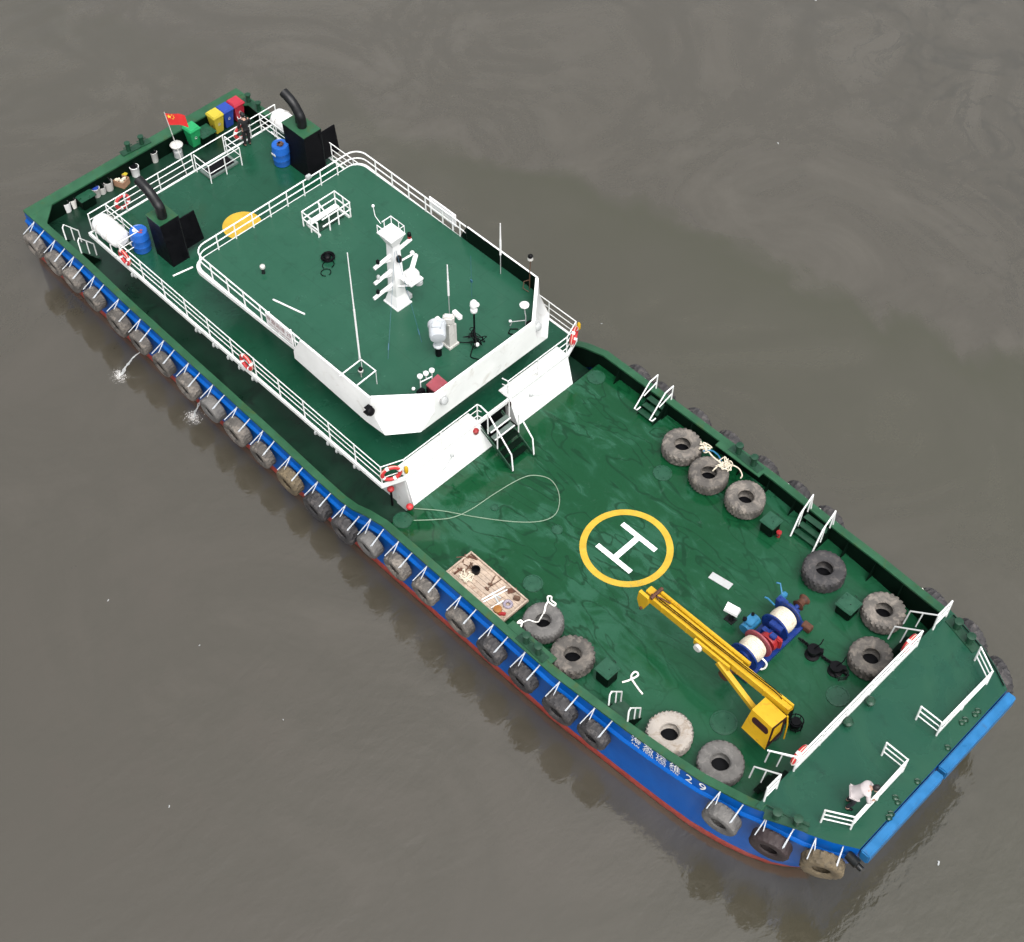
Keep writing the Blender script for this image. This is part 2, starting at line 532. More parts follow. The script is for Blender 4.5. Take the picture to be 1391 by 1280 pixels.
def bez(pts, n=8):
    """Catmull-Rom through points"""
    P = [V(p) for p in pts]; P = [P[0] * 2 - P[1]] + P + [P[-1] * 2 - P[-2]]
    out = []
    for i in range(1, len(P) - 2):
        for k in range(n):
            t = k / n
            a, b, c, d = P[i - 1], P[i], P[i + 1], P[i + 2]
            out.append(.5 * ((2 * b) + (c - a) * t + (2 * a - 5 * b + 4 * c - d) * t * t + (3 * b - a - 3 * c + d) * t ** 3))
    out.append(P[-2])
    return out


# ------------------------------------------------------------------ setting: river
ZW = -2.35
w = MB(); w.face([V((-900, -900, ZW)), V((900, -900, ZW)), V((900, 900, ZW)), V((-900, 900, ZW))])
wo = w.build('water', 'river_water'); wo['kind'] = 'structure'
wo['label'] = 'calm brown-grey muddy river around the vessel'

# ------------------------------------------------------------------ the vessel
HW = [(-23.6, 5.72), (-20, 5.75), (-16, 5.82), (-10, 5.88), (8, 5.88), (11.2, 5.68), (12.9, 5.55), (14.1, 5.42), (15.7, 5.14), (16.7, 4.92), (17.7, 4.62), (18.4, 4.3), (19.1, 3.88)]
ZC = [(-23.6, .35), (-19, .40), (-16.6, .30), (-12.6, .22), (-9.9, .2), (-7, .08), (-4.5, -.10), (-2.9, -.15), (-2.2, 0.0), (-1.5, .36), (-.5, .70), (8, .70), (11.2, .80), (14.1, 1.05), (15.7, 1.35), (16.2, 1.50), (19.1, 1.50)]
ZD = [(-23.6, -.5), (-16, -.55), (-10, -.75), (0, -.75)]
hw = lambda x: interp(HW, x)
zc = lambda x: interp(ZC, x)
zd = lambda x: interp(ZD, x)
XS = sorted(set([p[0] for p in HW] + [p[0] for p in ZC] + [-22, -18, -14, -5.8, 2, 4, 6, 9.5, 13.5, 15, 18.8]))

VES = thing('work_vessel', 'blue-hulled offshore work ship with green decks, white bridge and rows of tyre fenders', 'ship', (0, 0, 0))

# hull shell
m = MB()
rows = []
for x in XS:
    h, z = hw(x), zc(x)
    t = max(0.0, (x - 14.6) / 4.5)
    kd = interp([(7, 0), (11, .16), (20, .16)], x)
    prof = [(h, z, 0), (h, z - .46 - kd, 0), (h + .07, z - .51 - kd, 0), (h + .10, z - .57 - kd, 0), (h + .08, z - .63 - kd, 0), (h + .04, z - .76 - kd, 0),
            (h + .05, min(z - 1.2, -1.3), .55), (h + .06, -2.0, .85), (h + .04, ZW, 1.0), (h - .35, -3.4, 1.25)]
    ring = []
    for sy in (-1, 1):
        col = [m.bm.verts.new((x - 1.45 * t * k, sy * yy, zz)) for yy, zz, k in prof]
        ring.append(col)
    rows.append(ring)
for a, b in zip(rows, rows[1:]):
    for sidx in (0, 1):
        for i in range(len(a[0]) - 1):
            m.bm.faces.new((a[sidx][i], b[sidx][i], b[sidx][i + 1], a[sidx][i + 1]))
for ring in (rows[0], rows[-1]):
    for i in range(len(ring[0]) - 1):
        m.bm.faces.new((ring[0][i], ring[0][i + 1], ring[1][i + 1], ring[1][i]))
m.build('hull', 'hull_paint', VES)

# bulwark cap (sheet with thickness) and bulwark lining
CW = .27
xs_b = [x for x in XS if x <= 16.2]


def inn(x): return hw(x) - (CW if x > -23.2 else CW)


m = MB(); ml = MB()
for sy in (-1, 1):
    A = [V((x, sy * (hw(x) + .025), zc(x) + .02)) for x in xs_b]
    B = [V((x, sy * inn(x), zc(x) + .02)) for x in xs_b]
    Bl = [V((x, sy * inn(x), zc(x) - .06)) for x in xs_b]
    Al = [V((x, sy * (hw(x) + .025), zc(x) - .06)) for x in xs_b]
    m.strip(A, B); m.strip(B, Bl); m.strip(A, Al)
    C0 = [V((x, sy * (inn(x) + .03), zc(x) - .03)) for x in xs_b]
    C1 = [V((x, sy * (inn(x) + .03), min(zd(x) if x < -.7 else 0, zc(x) - .1) - .05)) for x in xs_b]
    ml.strip(C0, C1)
# stern cap
zs = zc(-23.6)
m.box((-23.33, 0, zs + .0), (.56, 2 * hw(-23.6) - .02, .07))
for sy in (-1, 1):   # aft corner gussets
    m.prism([(-23.1, sy * 5.5), (-23.1, sy * 4.6), (-22.2, sy * 5.5)], zs - .04, zs + .032)
ml.face([V((-23.07, -5.5, zs - .03)), V((-23.07, 5.5, zs - .03)), V((-23.07, 5.5, -.6)), V((-23.07, -5.5, -.6))])
# local widenings of the cap under the side bollards
for (u, v, sy) in ((1013, 616, 1), (723, 872, -1)):
    p = G(u, v, .72)
    m.box((p.x, sy * (inn(p.x) - .11), zc(p.x) + .008), (2.1, .30, .05))
m.build('bulwark_cap', 'cap_green', VES)
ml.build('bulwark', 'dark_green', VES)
# bulwark stays (brackets inside)
m = MB()
for sy in (-1, 1):
    for x in [i * 1.25 + .4 for i in range(0, 12)]:
        y = sy * (inn(x) + .02)
        m.hull8([V((x - .012, y, 0)), V((x + .012, y, 0)), V((x + .012, y - sy * .34, 0)), V((x - .012, y - sy * .34, 0))],
                [V((x - .012, y, zc(x) - .1)), V((x + .012, y, zc(x) - .1)), V((x + .012, y - sy * .06, zc(x) - .1)), V((x - .012, y - sy * .06, zc(x) - .1))])
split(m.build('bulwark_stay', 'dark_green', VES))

# decks
XF = -.72     # aft edge of the foredeck
XP = 15.98    # aft edge of the bow platform
m = MB(); xs = [XF] + [x for x in XS if XF < x < XP] + [XP]
m.strip([V((x, -inn(x) - .05, 0)) for x in xs], [V((x, inn(x) + .05, 0)) for x in xs])
m.build('foredeck', 'foredeck_paint', VES)
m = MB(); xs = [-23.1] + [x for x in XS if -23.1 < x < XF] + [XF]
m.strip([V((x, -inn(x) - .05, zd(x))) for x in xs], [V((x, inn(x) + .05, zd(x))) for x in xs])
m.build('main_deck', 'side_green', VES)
m = MB()
m.box((XF - .02, 0, -.40), (.05, 11.3, .77))
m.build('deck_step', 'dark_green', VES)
m = MB(); xs = [XP] + [x for x in XS if XP < x] 
m.strip([V((x, -hw(x) + .03, 1.505)) for x in xs], [V((x, hw(x) - .03, 1.505)) for x in xs])
m.strip([V((x, -hw(x) - .02, 1.512)) for x in xs], [V((x, -hw(x) + .1, 1.512)) for x in xs])
m.strip([V((x, hw(x) + .02, 1.512)) for x in xs], [V((x, hw(x) - .1, 1.512)) for x in xs])
m.build('bow_platform', 'platform_paint', VES)
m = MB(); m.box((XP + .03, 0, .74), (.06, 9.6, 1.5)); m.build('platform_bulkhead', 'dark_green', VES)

# bow fender: two light blue blocks
for a, b in ((-3.9, -.06), (.06, 3.9)):
    m = MB(); m.box((19.31, (a + b) / 2, 1.22), (.34, b - a, .52), bevel=.04)
    m.build('bow_fender', 'fender_blue', VES)
m = MB()
for y in (-3.5, -2, -.6, .6, 2, 3.5): m.box((19.2, y, .75), (.3, .12, .5))
m.box((18.95, 0, .5), (.22, 7.5, .35))
split(m.build('fender_bracket', 'blue_paint', VES))
m = MB(); m.cyl(V((18.9, -4.1, 1.1)), V((19.3, -4.15, 1.1)), .16, n=12); m.cyl(V((19.0, -4.05, .9)), V((19.45, -4.05, .8)), .10, n=10)
m.build('corner_roller', 'dark_steel', VES)

# helipad marking
cx, cy = 5.99, .0
m = MB(); n = 72
m.strip([V((cx + 1.69 * math.cos(2 * PI * i / n), cy + 1.69 * math.sin(2 * PI * i / n), .006)) for i in range(n + 1)],
        [V((cx + 1.44 * math.cos(2 * PI * i / n), cy + 1.44 * math.sin(2 * PI * i / n), .006)) for i in range(n + 1)])
m.build('landing_circle', 'mark_yellow', VES)
m = MB()


def rect(mb, x0, x1, y0, y1, z): mb.face([V((x0, y0, z)), V((x1, y0, z)), V((x1, y1, z)), V((x0, y1, z))])


for sy in (-1, 1): rect(m, cx - .82, cx + .82, sy * .66 - .10, sy * .66 + .10, .006)
rect(m, cx - .11, cx + .11, -.559, .559, .006)
m.build('landing_letter', 'mark_white', VES)
m = MB()
m.face([V((-15.4 + .82 * math.cos(2 * PI * i / 48), -.25 + .82 * math.sin(2 * PI * i / 48), 1.408)) for i in range(48)])
m.build('yellow_disc_marking', 'mark_yellow', VES)

# deckhouse -----------------------------------------------------------
Z2 = 1.4
m = MB()
m.prism([(-18.9, -4.15), (-1.6, -4.15), (-1.6, 4.15), (-18.9, 4.15)], -.8, 1.26)
m.build('deckhouse', 'white', VES)
# raked white front bulkhead in two pieces
for (y0t, y1t, y0b, y1b) in ((-4.19, -.53, -4.19, -.10), (1.04, 4.19, 1.18, 4.19)):
    m = MB()
    m.hull8([V((-1.55, y0b, 0.0)), V((-.73, y0b, 0.0)), V((-.73, y1b, 0.0)), V((-1.55, y1b, 0.0))],
            [V((-1.65, y0t, 1.43)), V((-1.09, y0t, 1.43)), V((-1.09, y1t, 1.43)), V((-1.65, y1t, 1.43))])
    m.build('front_bulkhead', 'white', VES)
m = MB()
for y in (-4.2, 4.2):
    sy = 1 if y > 0 else -1
    m.hull8([V((-1.7, sy * 4.16, -.75)), V((-.78, sy * 4.16, -.75)), V((-.78, sy * 4.2, -.75)), V((-1.7, sy * 4.2, -.75))],
            [V((-1.7, sy * 4.16, 1.3)), V((-1.15, sy * 4.16, 1.3)), V((-1.15, sy * 4.2, 1.3)), V((-1.7, sy * 4.2, 1.3))])
split(m.build('bulkhead_cheek', 'white', VES))
# deckhouse windows and doors along the side passage
for sy in (-1, 1):
    for x in (-4.5, -7.0, -9.5, -14, -16.2):
        m = MB(); m.box((x, sy * 4.165, .55), (.62, .03, .5), bevel=.01); m.build('window', 'window_glass', VES)
    m = MB(); m.box((-11.8, sy * 4.17, .22), (.8, .05, 1.75), bevel=.01); d_ = m.build('door', 'white_clean', VES)
    m = MB(); m.cyl(V((-11.5, sy * 4.22, .2)), V((-11.5, sy * 4.22, .45)), .02, n=8); m.build('handle', 'dark_steel', d_)

# boat deck plate with white edge
OUT2 = [(-19.42, -4.98), (-1.42, -5.02), (-1.10, -4.2), (-1.10, 4.2), (-1.42, 5.02), (-19.42, 4.98)]
m = MB(); m.prism([(x, y) for x, y in OUT2], 1.27, 1.40)
m.build('boat_deck', 'boatdeck_paint', VES)
m = MB()


def edge_strip(mb, pts, w_, z0, z1, closed=True):
    k = len(pts)
    for i in range(k if closed else k - 1):
        a, b = V((*pts[i], 0)), V((*pts[(i + 1) % k], 0))
        d = (b - a); L = d.length; ang = math.atan2(d.y, d.x)
        c = (a + b) / 2
        mb.box((c.x, c.y, (z0 + z1) / 2), (L, w_, z1 - z0), rz=ang)


def edge_loop(mb, pts, w_, z0, z1):
    """mitred closed band around a polygon, centred on its edge"""
    k = len(pts); P = [V((*p, 0)) for p in pts]
    o_, i_ = [], []
    for i in range(k):
        d0 = (P[i] - P[i - 1]).normalized(); d1 = (P[(i + 1) % k] - P[i]).normalized()
        n0 = V((d0.y, -d0.x, 0)); n1 = V((d1.y, -d1.x, 0))
        b = (n0 + n1); b = b / max(.3, b.length_squared) * 2
        o_.append(P[i] + b * w_ / 2); i_.append(P[i] - b * w_ / 2)
    for ring0, ring1, za, zb in ((o_, o_, z0, z1), (i_, i_, z0, z1), (o_, i_, z1, z1), (o_, i_, z0, z0)):
        for i in range(k):
            j = (i + 1) % k
            p, q = ring0[i], ring0[j]; r_, s_ = ring1[j], ring1[i]
            mb.face([V((p.x, p.y, za)), V((q.x, q.y, za)), V((r_.x, r_.y, zb)), V((s_.x, s_.y, zb))])


edge_loop(m, OUT2, .09, 1.26, 1.425)
m.build('deck_edge', 'white', VES)


# railings -------------------------------------------------------------
def railing(mb, path, zb, h, bars, gap=1.5, r=.023, posts=True, ends=True):
    """path: list of xy (or xyz with z ignored); posts + horizontal bars; bars = fractions of h"""
    P = [V((p[0], p[1], 0)) for p in path]
    for f in bars:
        mb.tube([V((p.x, p.y, zb + h * f)) for p in P], r if f == 1 else r * .85, 6)
    if not posts: return
    for a, b in zip(P, P[1:]):
        L = (b - a).length
        if L < .5: continue
        k = max(1, round(L / gap))
        for i in range(k + 1):
            p = a.lerp(b, i / k)
            mb.cyl(V((p.x, p.y, zb - .02)), V((p.x, p.y, zb + h)), r * 1.15, n=6)


B3 = (1.0, .68, .36)
m = MB(); railing(m, [(-17.2, -4.94), (-1.44, -4.98), (-1.12, -4.17), (-1.12, -.55), (-.95, -.5)], Z2, 1.0, B3, 1.45)
m.build('railing', 'white', VES)
m = MB(); railing(m, [(-17.2, 4.94), (-1.44, 4.98), (-1.12, 4.17), (-1.12, 1.04), (-1.38, .98)], Z2, 1.0, B3, 1.45)
m.build('railing', 'white', VES)
m = MB(); railing(m, [(-19.38, -4.85), (-19.38, .35)], Z2, 1.0, B3, 1.5); railing(m, [(-19.38, 2.0), (-19.38, 4.85)], Z2, 1.0, B3, 1.4)
railing(m, [(-19.38, .35), (-19.38, 2.0)], Z2, 1.0, (1.0,), 5)
m.build('railing', 'white', VES)
for sy in (-1, 1):   # inner rails round the raft bays
    m = MB(); railing(m, [(-19.38, sy * 4.0), (-17.15, sy * 4.0), (-17.15, sy * 4.94)], Z2, 1.0, B3, 1.2)
    m.build('railing', 'white', VES)
# pipe from roof corner to the side rail
m = MB(); m.cyl(G(235, 375, 2.3), G(262, 363, 2.35), .035, n=6); m.build('gate_bar', 'white', VES)
# companionway cage aft
m = MB()
railing(m, [(-19.3, .42), (-18.3, .42), (-18.3, 2.05), (-19.3, 2.05)], Z2, .95, (1.0, .55), .9)
m.build('railing', 'white', VES)
m = MB()
m.box((-18.85, 1.25, Z2 + .05), (.75, 1.5, .09))
c_ = m.build('hatch_coaming', 'stair_grey', VES)
m = MB(); m.box((-18.85, 1.25, Z2 + .102), (.55, 1.25, .012)); m.build('hatch_opening', 'black', c_)

# front stairs ---------------------------------------------------------
m = MB()
sx = thing('stairs', '', '', (0, 0, 0)); sx.parent = VES
for k_ in ('label', 'category'): del sx[k_]
for i, (x, z) in enumerate(((-.62, 1.2), (-.40, .95), (-.18, .70), (.06, .45), (.30, .21))):
    m = MB(); m.box((x, .05, z), (.24, 1.02, .035)); m.build('tread', 'stair_grey' if i < 2 else 'dark_green', sx)
m = MB()
for x, z in ((-.505, 1.222), (-.285, .972)): m.box((x, .05, z), (.05, 1.03, .02))
split(m.build('step_nosing', 'white', sx))
m = MB()
for y in (-.50, .60):
    m.hull8([V((-1.05, y - .02, 1.05)), V((.55, y - .02, -.0)), V((.73, y - .02, 0)), V((.73, y - .02, .08))],
            [V((-1.05, y + .02, 1.05)), V((.55, y + .02, -.0)), V((.73, y + .02, 0)), V((.73, y + .02, .08))])
    m.tube([V((-1.0, y, 1.2)), V((.72, y, .06))], .025, 6)
split(m.build('stringer', 'bollard_green', sx))
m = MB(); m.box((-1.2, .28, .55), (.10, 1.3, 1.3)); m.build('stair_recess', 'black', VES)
for y0, yt in ((-.50, -.52), (.60, .62)):
    m = MB()
    m.tube([V((-1.0, y0, 2.38)), V((-.62, y0, 2.3)), V((.62, y0, .95)), V((.70, y0, .05))], .03, 8)
    m.cyl(V((-.12, y0, .65)), V((-.12, y0, 1.78)), .026, n=6)
    m.cyl(V((-.62, y0, 1.1)), V((-.62, y0, 2.3)), .026, n=6)
    m.build('handrail', 'white', sx)

# wheelhouse -----------------------------------------------------------
ZR, ZT = 3.7, 4.44
half = [(-1.2, 2.49), (-2.69, 4.175)]
ra = .55
aft = [(-12.94 + ra - ra * math.sin(t), 4.175 - ra + ra * math.cos(t)) for t in [PI / 2 * i / 6 for i in range(7)]]
RO = [(-1.2, 2.49), (-2.69, 4.175)] + aft + [(x, -y) for x, y in aft[::-1]] + [(-2.69, -4.175), (-1.2, -2.49)]
RO = RO[::-1]
RO_out = [(x - (.07 if x < -12 else 0), y * (1 + .085 / 4.175)) if x < -3 else (x - .08, y * .97) for x, y in RO]
m = MB(); m.prism(RO_out, 3.50, 3.672); wh_edge = m.build('roof_edge', 'white', VES)
m = MB(); m.prism([(x - (.06 if x > -3 else 0), y * .985) for x, y in RO], 3.60, ZR); m.build('bridge_roof', 'roof_paint', VES)
# walls below the roof
m = MB()
wl = [(-12.4, 3.9), (-3.0, 3.9), (-1.75, 2.9)]
WT = [(-2.0, 2.5), (-3.2, 3.02), (-12.4, 3.02), (-12.4, -3.02), (-3.2, -3.02), (-2.0, -2.5)][::-1]
WBm = [(-2.6, 2.2), (-3.7, 2.98), (-12.4, 2.98), (-12.4, -2.98), (-3.7, -2.98), (-2.6, -2.2)][::-1]
m.hull8([V((x, y, 1.40)) for x, y in WBm], [V((x, y, 3.49)) for x, y in WT])
WH = m.build('wheelhouse', 'white', VES)


def lerp2(a, b, t): return V((a[0] + (b[0] - a[0]) * t, a[1] + (b[1] - a[1]) * t, 0))


def wall_window(p, q, pb, qb, s0, s1, z0, z1, off=.02):
    """glass pane on the wall between top edge p-q (z 3.49) and bottom edge pb-qb (z 1.4)"""
    pts = []
    for s_, z in ((s0, z0), (s1, z0), (s1, z1), (s0, z1)):
        t = (z - 1.4) / 2.09
        a = lerp2(pb, qb, s_).lerp(lerp2(p, q, s_), t); a.z = z
        pts.append(a)
    nrm = (pts[1] - pts[0]).cross(pts[3] - pts[0]).normalized()
    c = sum(pts, V()) / 4
    if nrm.dot(V((c.x + 7, c.y, 0))) < 0: nrm.negate()
    mb = MB(); mb.hull8([x_ - nrm * .02 for x_ in pts], [x_ + nrm * off for x_ in pts])
    mb.build('window', 'window_glass', WH)


for k in range(5):
    wall_window((-2.0, -2.5), (-2.0, 2.5), (-2.6, -2.2), (-2.6, 2.2), .02 + k * .196, .18 + k * .196 + .016, 2.0, 2.85)
for sy in (-1, 1):
    wall_window((-2.0, sy * 2.5), (-3.2, sy * 3.02), (-2.6, sy * 2.2), (-3.7, sy * 2.98), .1, .9, 2.0, 2.85)
    for a, b in ((.03, .14), (.17, .28), (.31, .42), (.55, .63), (.75, .83)):
        wall_window((-3.2, sy * 3.02), (-12.4, sy * 3.02), (-3.7, sy * 2.98), (-12.4, sy * 2.98), a, b, 2.1, 2.9)
# white wind screen + flared fascia
top = [(-6.5, 4.175, ZT), (-2.69, 4.175, ZT), (-2.66, 4.15, ZT), (-1.2, 2.49, ZT)]
mid = [(-6.9, 4.24, 3.62), (-2.69, 4.2, 3.62), (-2.6, 4.15, 3.62), (-1.2, 2.55, 3.62)]
bot = [(-6.9, 4.25, 3.22), (-3.06, 4.18, 2.86), (-2.06, 4.15, 2.93), (-1.22, 3.2, 3.03)]
full = lambda L_: [V((x, -y, z)) for x, y, z in L_] + [V((x, y, z)) for x, y, z in L_[::-1]]
m = MB(); m.strip(full(mid), full(top)); m.strip(full(mid), full(bot))
ins = [(x - (.10 if i > 1 else 0), y - .07, z) for i, (x, y, z) in enumerate(top)]
m.strip(full([(x, y, z + .012) for x, y, z in top]), full([(x, y, z + .012) for x, y, z in ins]))
m.strip(full([(x, y, z + .012) for x, y, z in top]), full(top))
bi = [(x - .8, y - .85, z + .08) for x, y, z in bot]
m.strip(full(bot), full(bi))
m.build('wind_screen', 'white', VES)
m = MB()
lo = [(x, y, ZR + .0) for x, y, z in ins]
m.strip(full([(x, y - .003, z - .0) for x, y, z in ins]), full([(x, y - .003, z) for x, y, z in lo]))
for sy in (-1, 1):
    m.face([V((-6.5, sy * 4.1, ZT)), V((-6.9, sy * 4.12, ZR)), V((-6.5, sy * 4.1, ZR))])
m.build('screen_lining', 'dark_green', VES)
# roof railing
m = MB()
path = [(-6.55, -4.12)] + [(x + .06, y * .985) for x, y in RO if x < -11] + [(-6.55, 4.12)]
for f in (1.0, .55): m.tube([V((x, y, ZR + .74 * f)) for x, y in path], .030 if f == 1 else .026, 6)
for sy in (-1, 1):
    for x in [-6.9 - i * .98 for i in range(6)]: m.cyl(V((x, sy * 4.12, ZR - .05)), V((x, sy * 4.12, ZT)), .03, n=6)
for y in [-3.0 + i * .86 for i in range(8)]: m.cyl(V((-12.87, y, ZR)), V((-12.87, y, ZT)), .028, n=6)
m.build('roof_railing', 'white', VES)
# roof escape hatch with rail cage
m = MB()
cg = [(-10.68, .16), (-11.58, .16), (-11.58, 1.82), (-10.68, 1.82), (-10.68, .42)]
for f in (1.0, .52): m.tube([V((x, y, ZR + .75 * f)) for x, y in cg], .032, 6)
for x, y in ((-11.58, .16), (-10.68, .18), (-11.58, 1.0), (-11.58, 1.8), (-10.68, 1.8), (-10.68, 1.2), (-10.68, .75), (-11.1, 1.82), (-11.1, .16)):
    m.cyl(V((x, y, ZR)), V((x, y, ZR + .75)), .03, n=6)
m.tube([V((-11.58, .95, ZR + .75)), V((-10.68, .75, ZR + .7))], .028, 6)
cage = m.build('hatch_cage', 'white', VES)
m = MB()
m.box((-11.40, 1.0, ZR + .17), (.24, 1.5, .05)); m.box((-11.50, 1.0, ZR + .08), (.04, 1.5, .16)); m.box((-11.05, 1.72, ZR + .06), (.75, .05, .12)); m.box((-11.05, .26, ZR + .04), (.75, .04, .08))
m.build('hatch_coaming', 'white', VES)
m = MB(); m.box((-11.08, .98, ZR + .01), (.42, 1.3, .03)); m.build('hatch_opening', 'side_green', VES)

# mast ------------------------------------------------------------------
mx, my = -6.0, .06
m = MB()


def sq(x, y, a, b, z): return [V((x - a, y - b, z)), V((x + a, y - b, z)), V((x + a, y + b, z)), V((x - a, y + b, z))]


m.hull8(sq(mx, my, .40, .36, ZR), sq(mx, my, .40, .36, ZR + .06))
m.hull8(sq(mx, my, .36, .33, ZR + .06), sq(mx, my, .24, .23, ZR + .5))
m.hull8(sq(mx, my, .235, .225, ZR + .5), sq(mx, my, .17, .17, ZR + 3.0))
m.hull8(sq(mx, my, .17, .17, ZR + 3.0), sq(mx - .05, my, .36, .33, ZR + 3.45))
m.hull8(sq(mx - .05, my, .38, .35, ZR + 3.45), sq(mx - .05, my, .38, .35, ZR + 3.5))
MAST = m.build('mast', 'white_clean', VES)
m = MB()
pr = [(mx - .40, my - .33), (mx + .30, my - .33), (mx + .30, my + .33), (mx - .40, my + .33), (mx - .40, my - .1)]
m.tube([V((x, y, ZR + 3.85)) for x, y in pr], .02, 6)
for x, y in pr[:4] + [(mx, my - .33), (mx, my + .33), (mx - .40, my)]: m.cyl(V((x, y, ZR + 3.48)), V((x, y, ZR + 3.85)), .016, n=6)
m.tube([V((mx - .40, my - .15, ZR + 3.8)), V((mx - .62, my - .2, ZR + 4.05)), V((mx - .66, my - .22, ZR + 4.5))], .014, 6)
m.sphere((mx - .66, my - .22, ZR + 4.52), .06, 8)
m.build('masthead_rail', 'white_clean', MAST)
for z, L, dark in ((2.42, .80, True), (1.68, .85, False), (.98, .95, True)):
    m = MB(); m.tube([V((mx, my - .15, ZR + z + .1)), V((mx, my - .15 - L, ZR + z - .02))], .075, 8)
    m.hull8([V((mx - .02, my - .15, ZR + z - .2)), V((mx + .02, my - .15, ZR + z - .2)), V((mx + .02, my - .15 - L * .6, ZR + z)), V((mx - .02, my - .15 - L * .6, ZR + z))],
            [V((mx - .02, my - .15, ZR + z + .08)), V((mx + .02, my - .15, ZR + z + .08)), V((mx + .02, my - .15 - L * .6, ZR + z + .06)), V((mx - .02, my - .15 - L * .6, ZR + z + .06))])
    a_ = m.build('crossarm', 'white_clean', MAST)
    m = MB(); m.lathe([(.05, 0), (.07, .03), (.07, .14), (.04, .18)], 10, Matrix.Translation((mx, my - .1 - L * .82, ZR + z + .1)))
    m.build('lamp', 'black' if dark else 'lightgrey', a_)
m = MB(); m.tube([V((mx, my + .15, ZR + 2.55)), V((mx, my + .85, ZR + 2.66))], .075, 8); a_ = m.build('crossarm', 'white_clean', MAST)
m = MB(); m.lathe([(.05, 0), (.08, .03), (.08, .10)], 10, Matrix.Translation((mx, my + .78, ZR + 2.74))); m.build('lamp', 'red', a_)
m = MB(); m.lathe([(.07, 0), (.08, .03), (.07, .14), (.03, .17)], 10, Matrix.Translation((mx, my + .78, ZR + 2.85))); m.build('lamp', 'black', a_)
m = MB(); m.lathe([(.10, -.12), (.11, 0), (.09, .08), (.05, .13)], 12, Matrix.Translation((mx + .28, my, ZR + 2.45))); m.build('lamp', 'dark_steel', MAST)
# radar platform + scanner
m = MB()
m.box((mx + .45, my + .32, ZR + 1.38), (.75, .62, .06)); m.tube([V((mx + .1, my + .1, ZR + .8)), V((mx + .7, my + .4, ZR + 1.35))], .035, 6)
m.tube([V((mx + .1, my - .1, ZR + .95)), V((mx + .75, my + .1, ZR + 1.35))], .035, 6)
m.build('radar_bracket', 'white_clean', MAST)
m = MB(); m.lathe([(.16, 0), (.27, .05), (.27, .16), (.20, .28), (.12, .33)], 18, Matrix.Translation((mx + .5, my + .38, ZR + 1.41)))
m.box((mx + .5, my + .38, ZR + 1.82), (1.55, .17, .15), rz=2.2, bevel=.05)
m.build('radar_scanner', 'white_clean', MAST)
m = MB(); m.tube([V((mx, my + .1, ZR + 1.95)), V((mx + .1, my + .75, ZR + 2.0))], .04, 6); m.sphere((mx + .1, my + .78, ZR + 2.08), .09, 8); m.build('crossarm', 'white_clean', MAST)
m = MB(); m.lathe([(.12, 0), (.16, .05), (.15, .16), (.08, .2)], 12, Matrix.Translation((mx + .55, my + .62, ZR + .9))); m.tube([V((mx + .1, my + .2, ZR + .8)), V((mx + .55, my + .62, ZR + .9))], .03, 6)
m.build('loudhailer', 'lightgrey', MAST)
m = MB(); m.box((mx + .1, my + .42, ZR + .12), (.30, .22, .22), bevel=.02); m.build('junction_box', 'lightgrey', MAST)
for (u, v) in ((527, 488), (573, 465)):
    p = G(u, v, ZR); m = MB(); m.cyl(V((mx + .1, my, ZR + 2.9)), p, .006, n=5); m.cyl(p.lerp(V((mx, my, ZR + 2.9)), .08), p.lerp(V((mx, my, ZR + 2.9)), .14), .022, n=6)
    m.build('stay_wire', 'stay_blue', MAST)
p = G(641, 405, ZR); m = MB(); m.cyl(p, p + V((0, 0, 2.2)), .007, n=5); m.box(p + V((0, 0, .9)), (.1, .04, .12)); m.build('stay_wire', 'stay_blue', MAST)

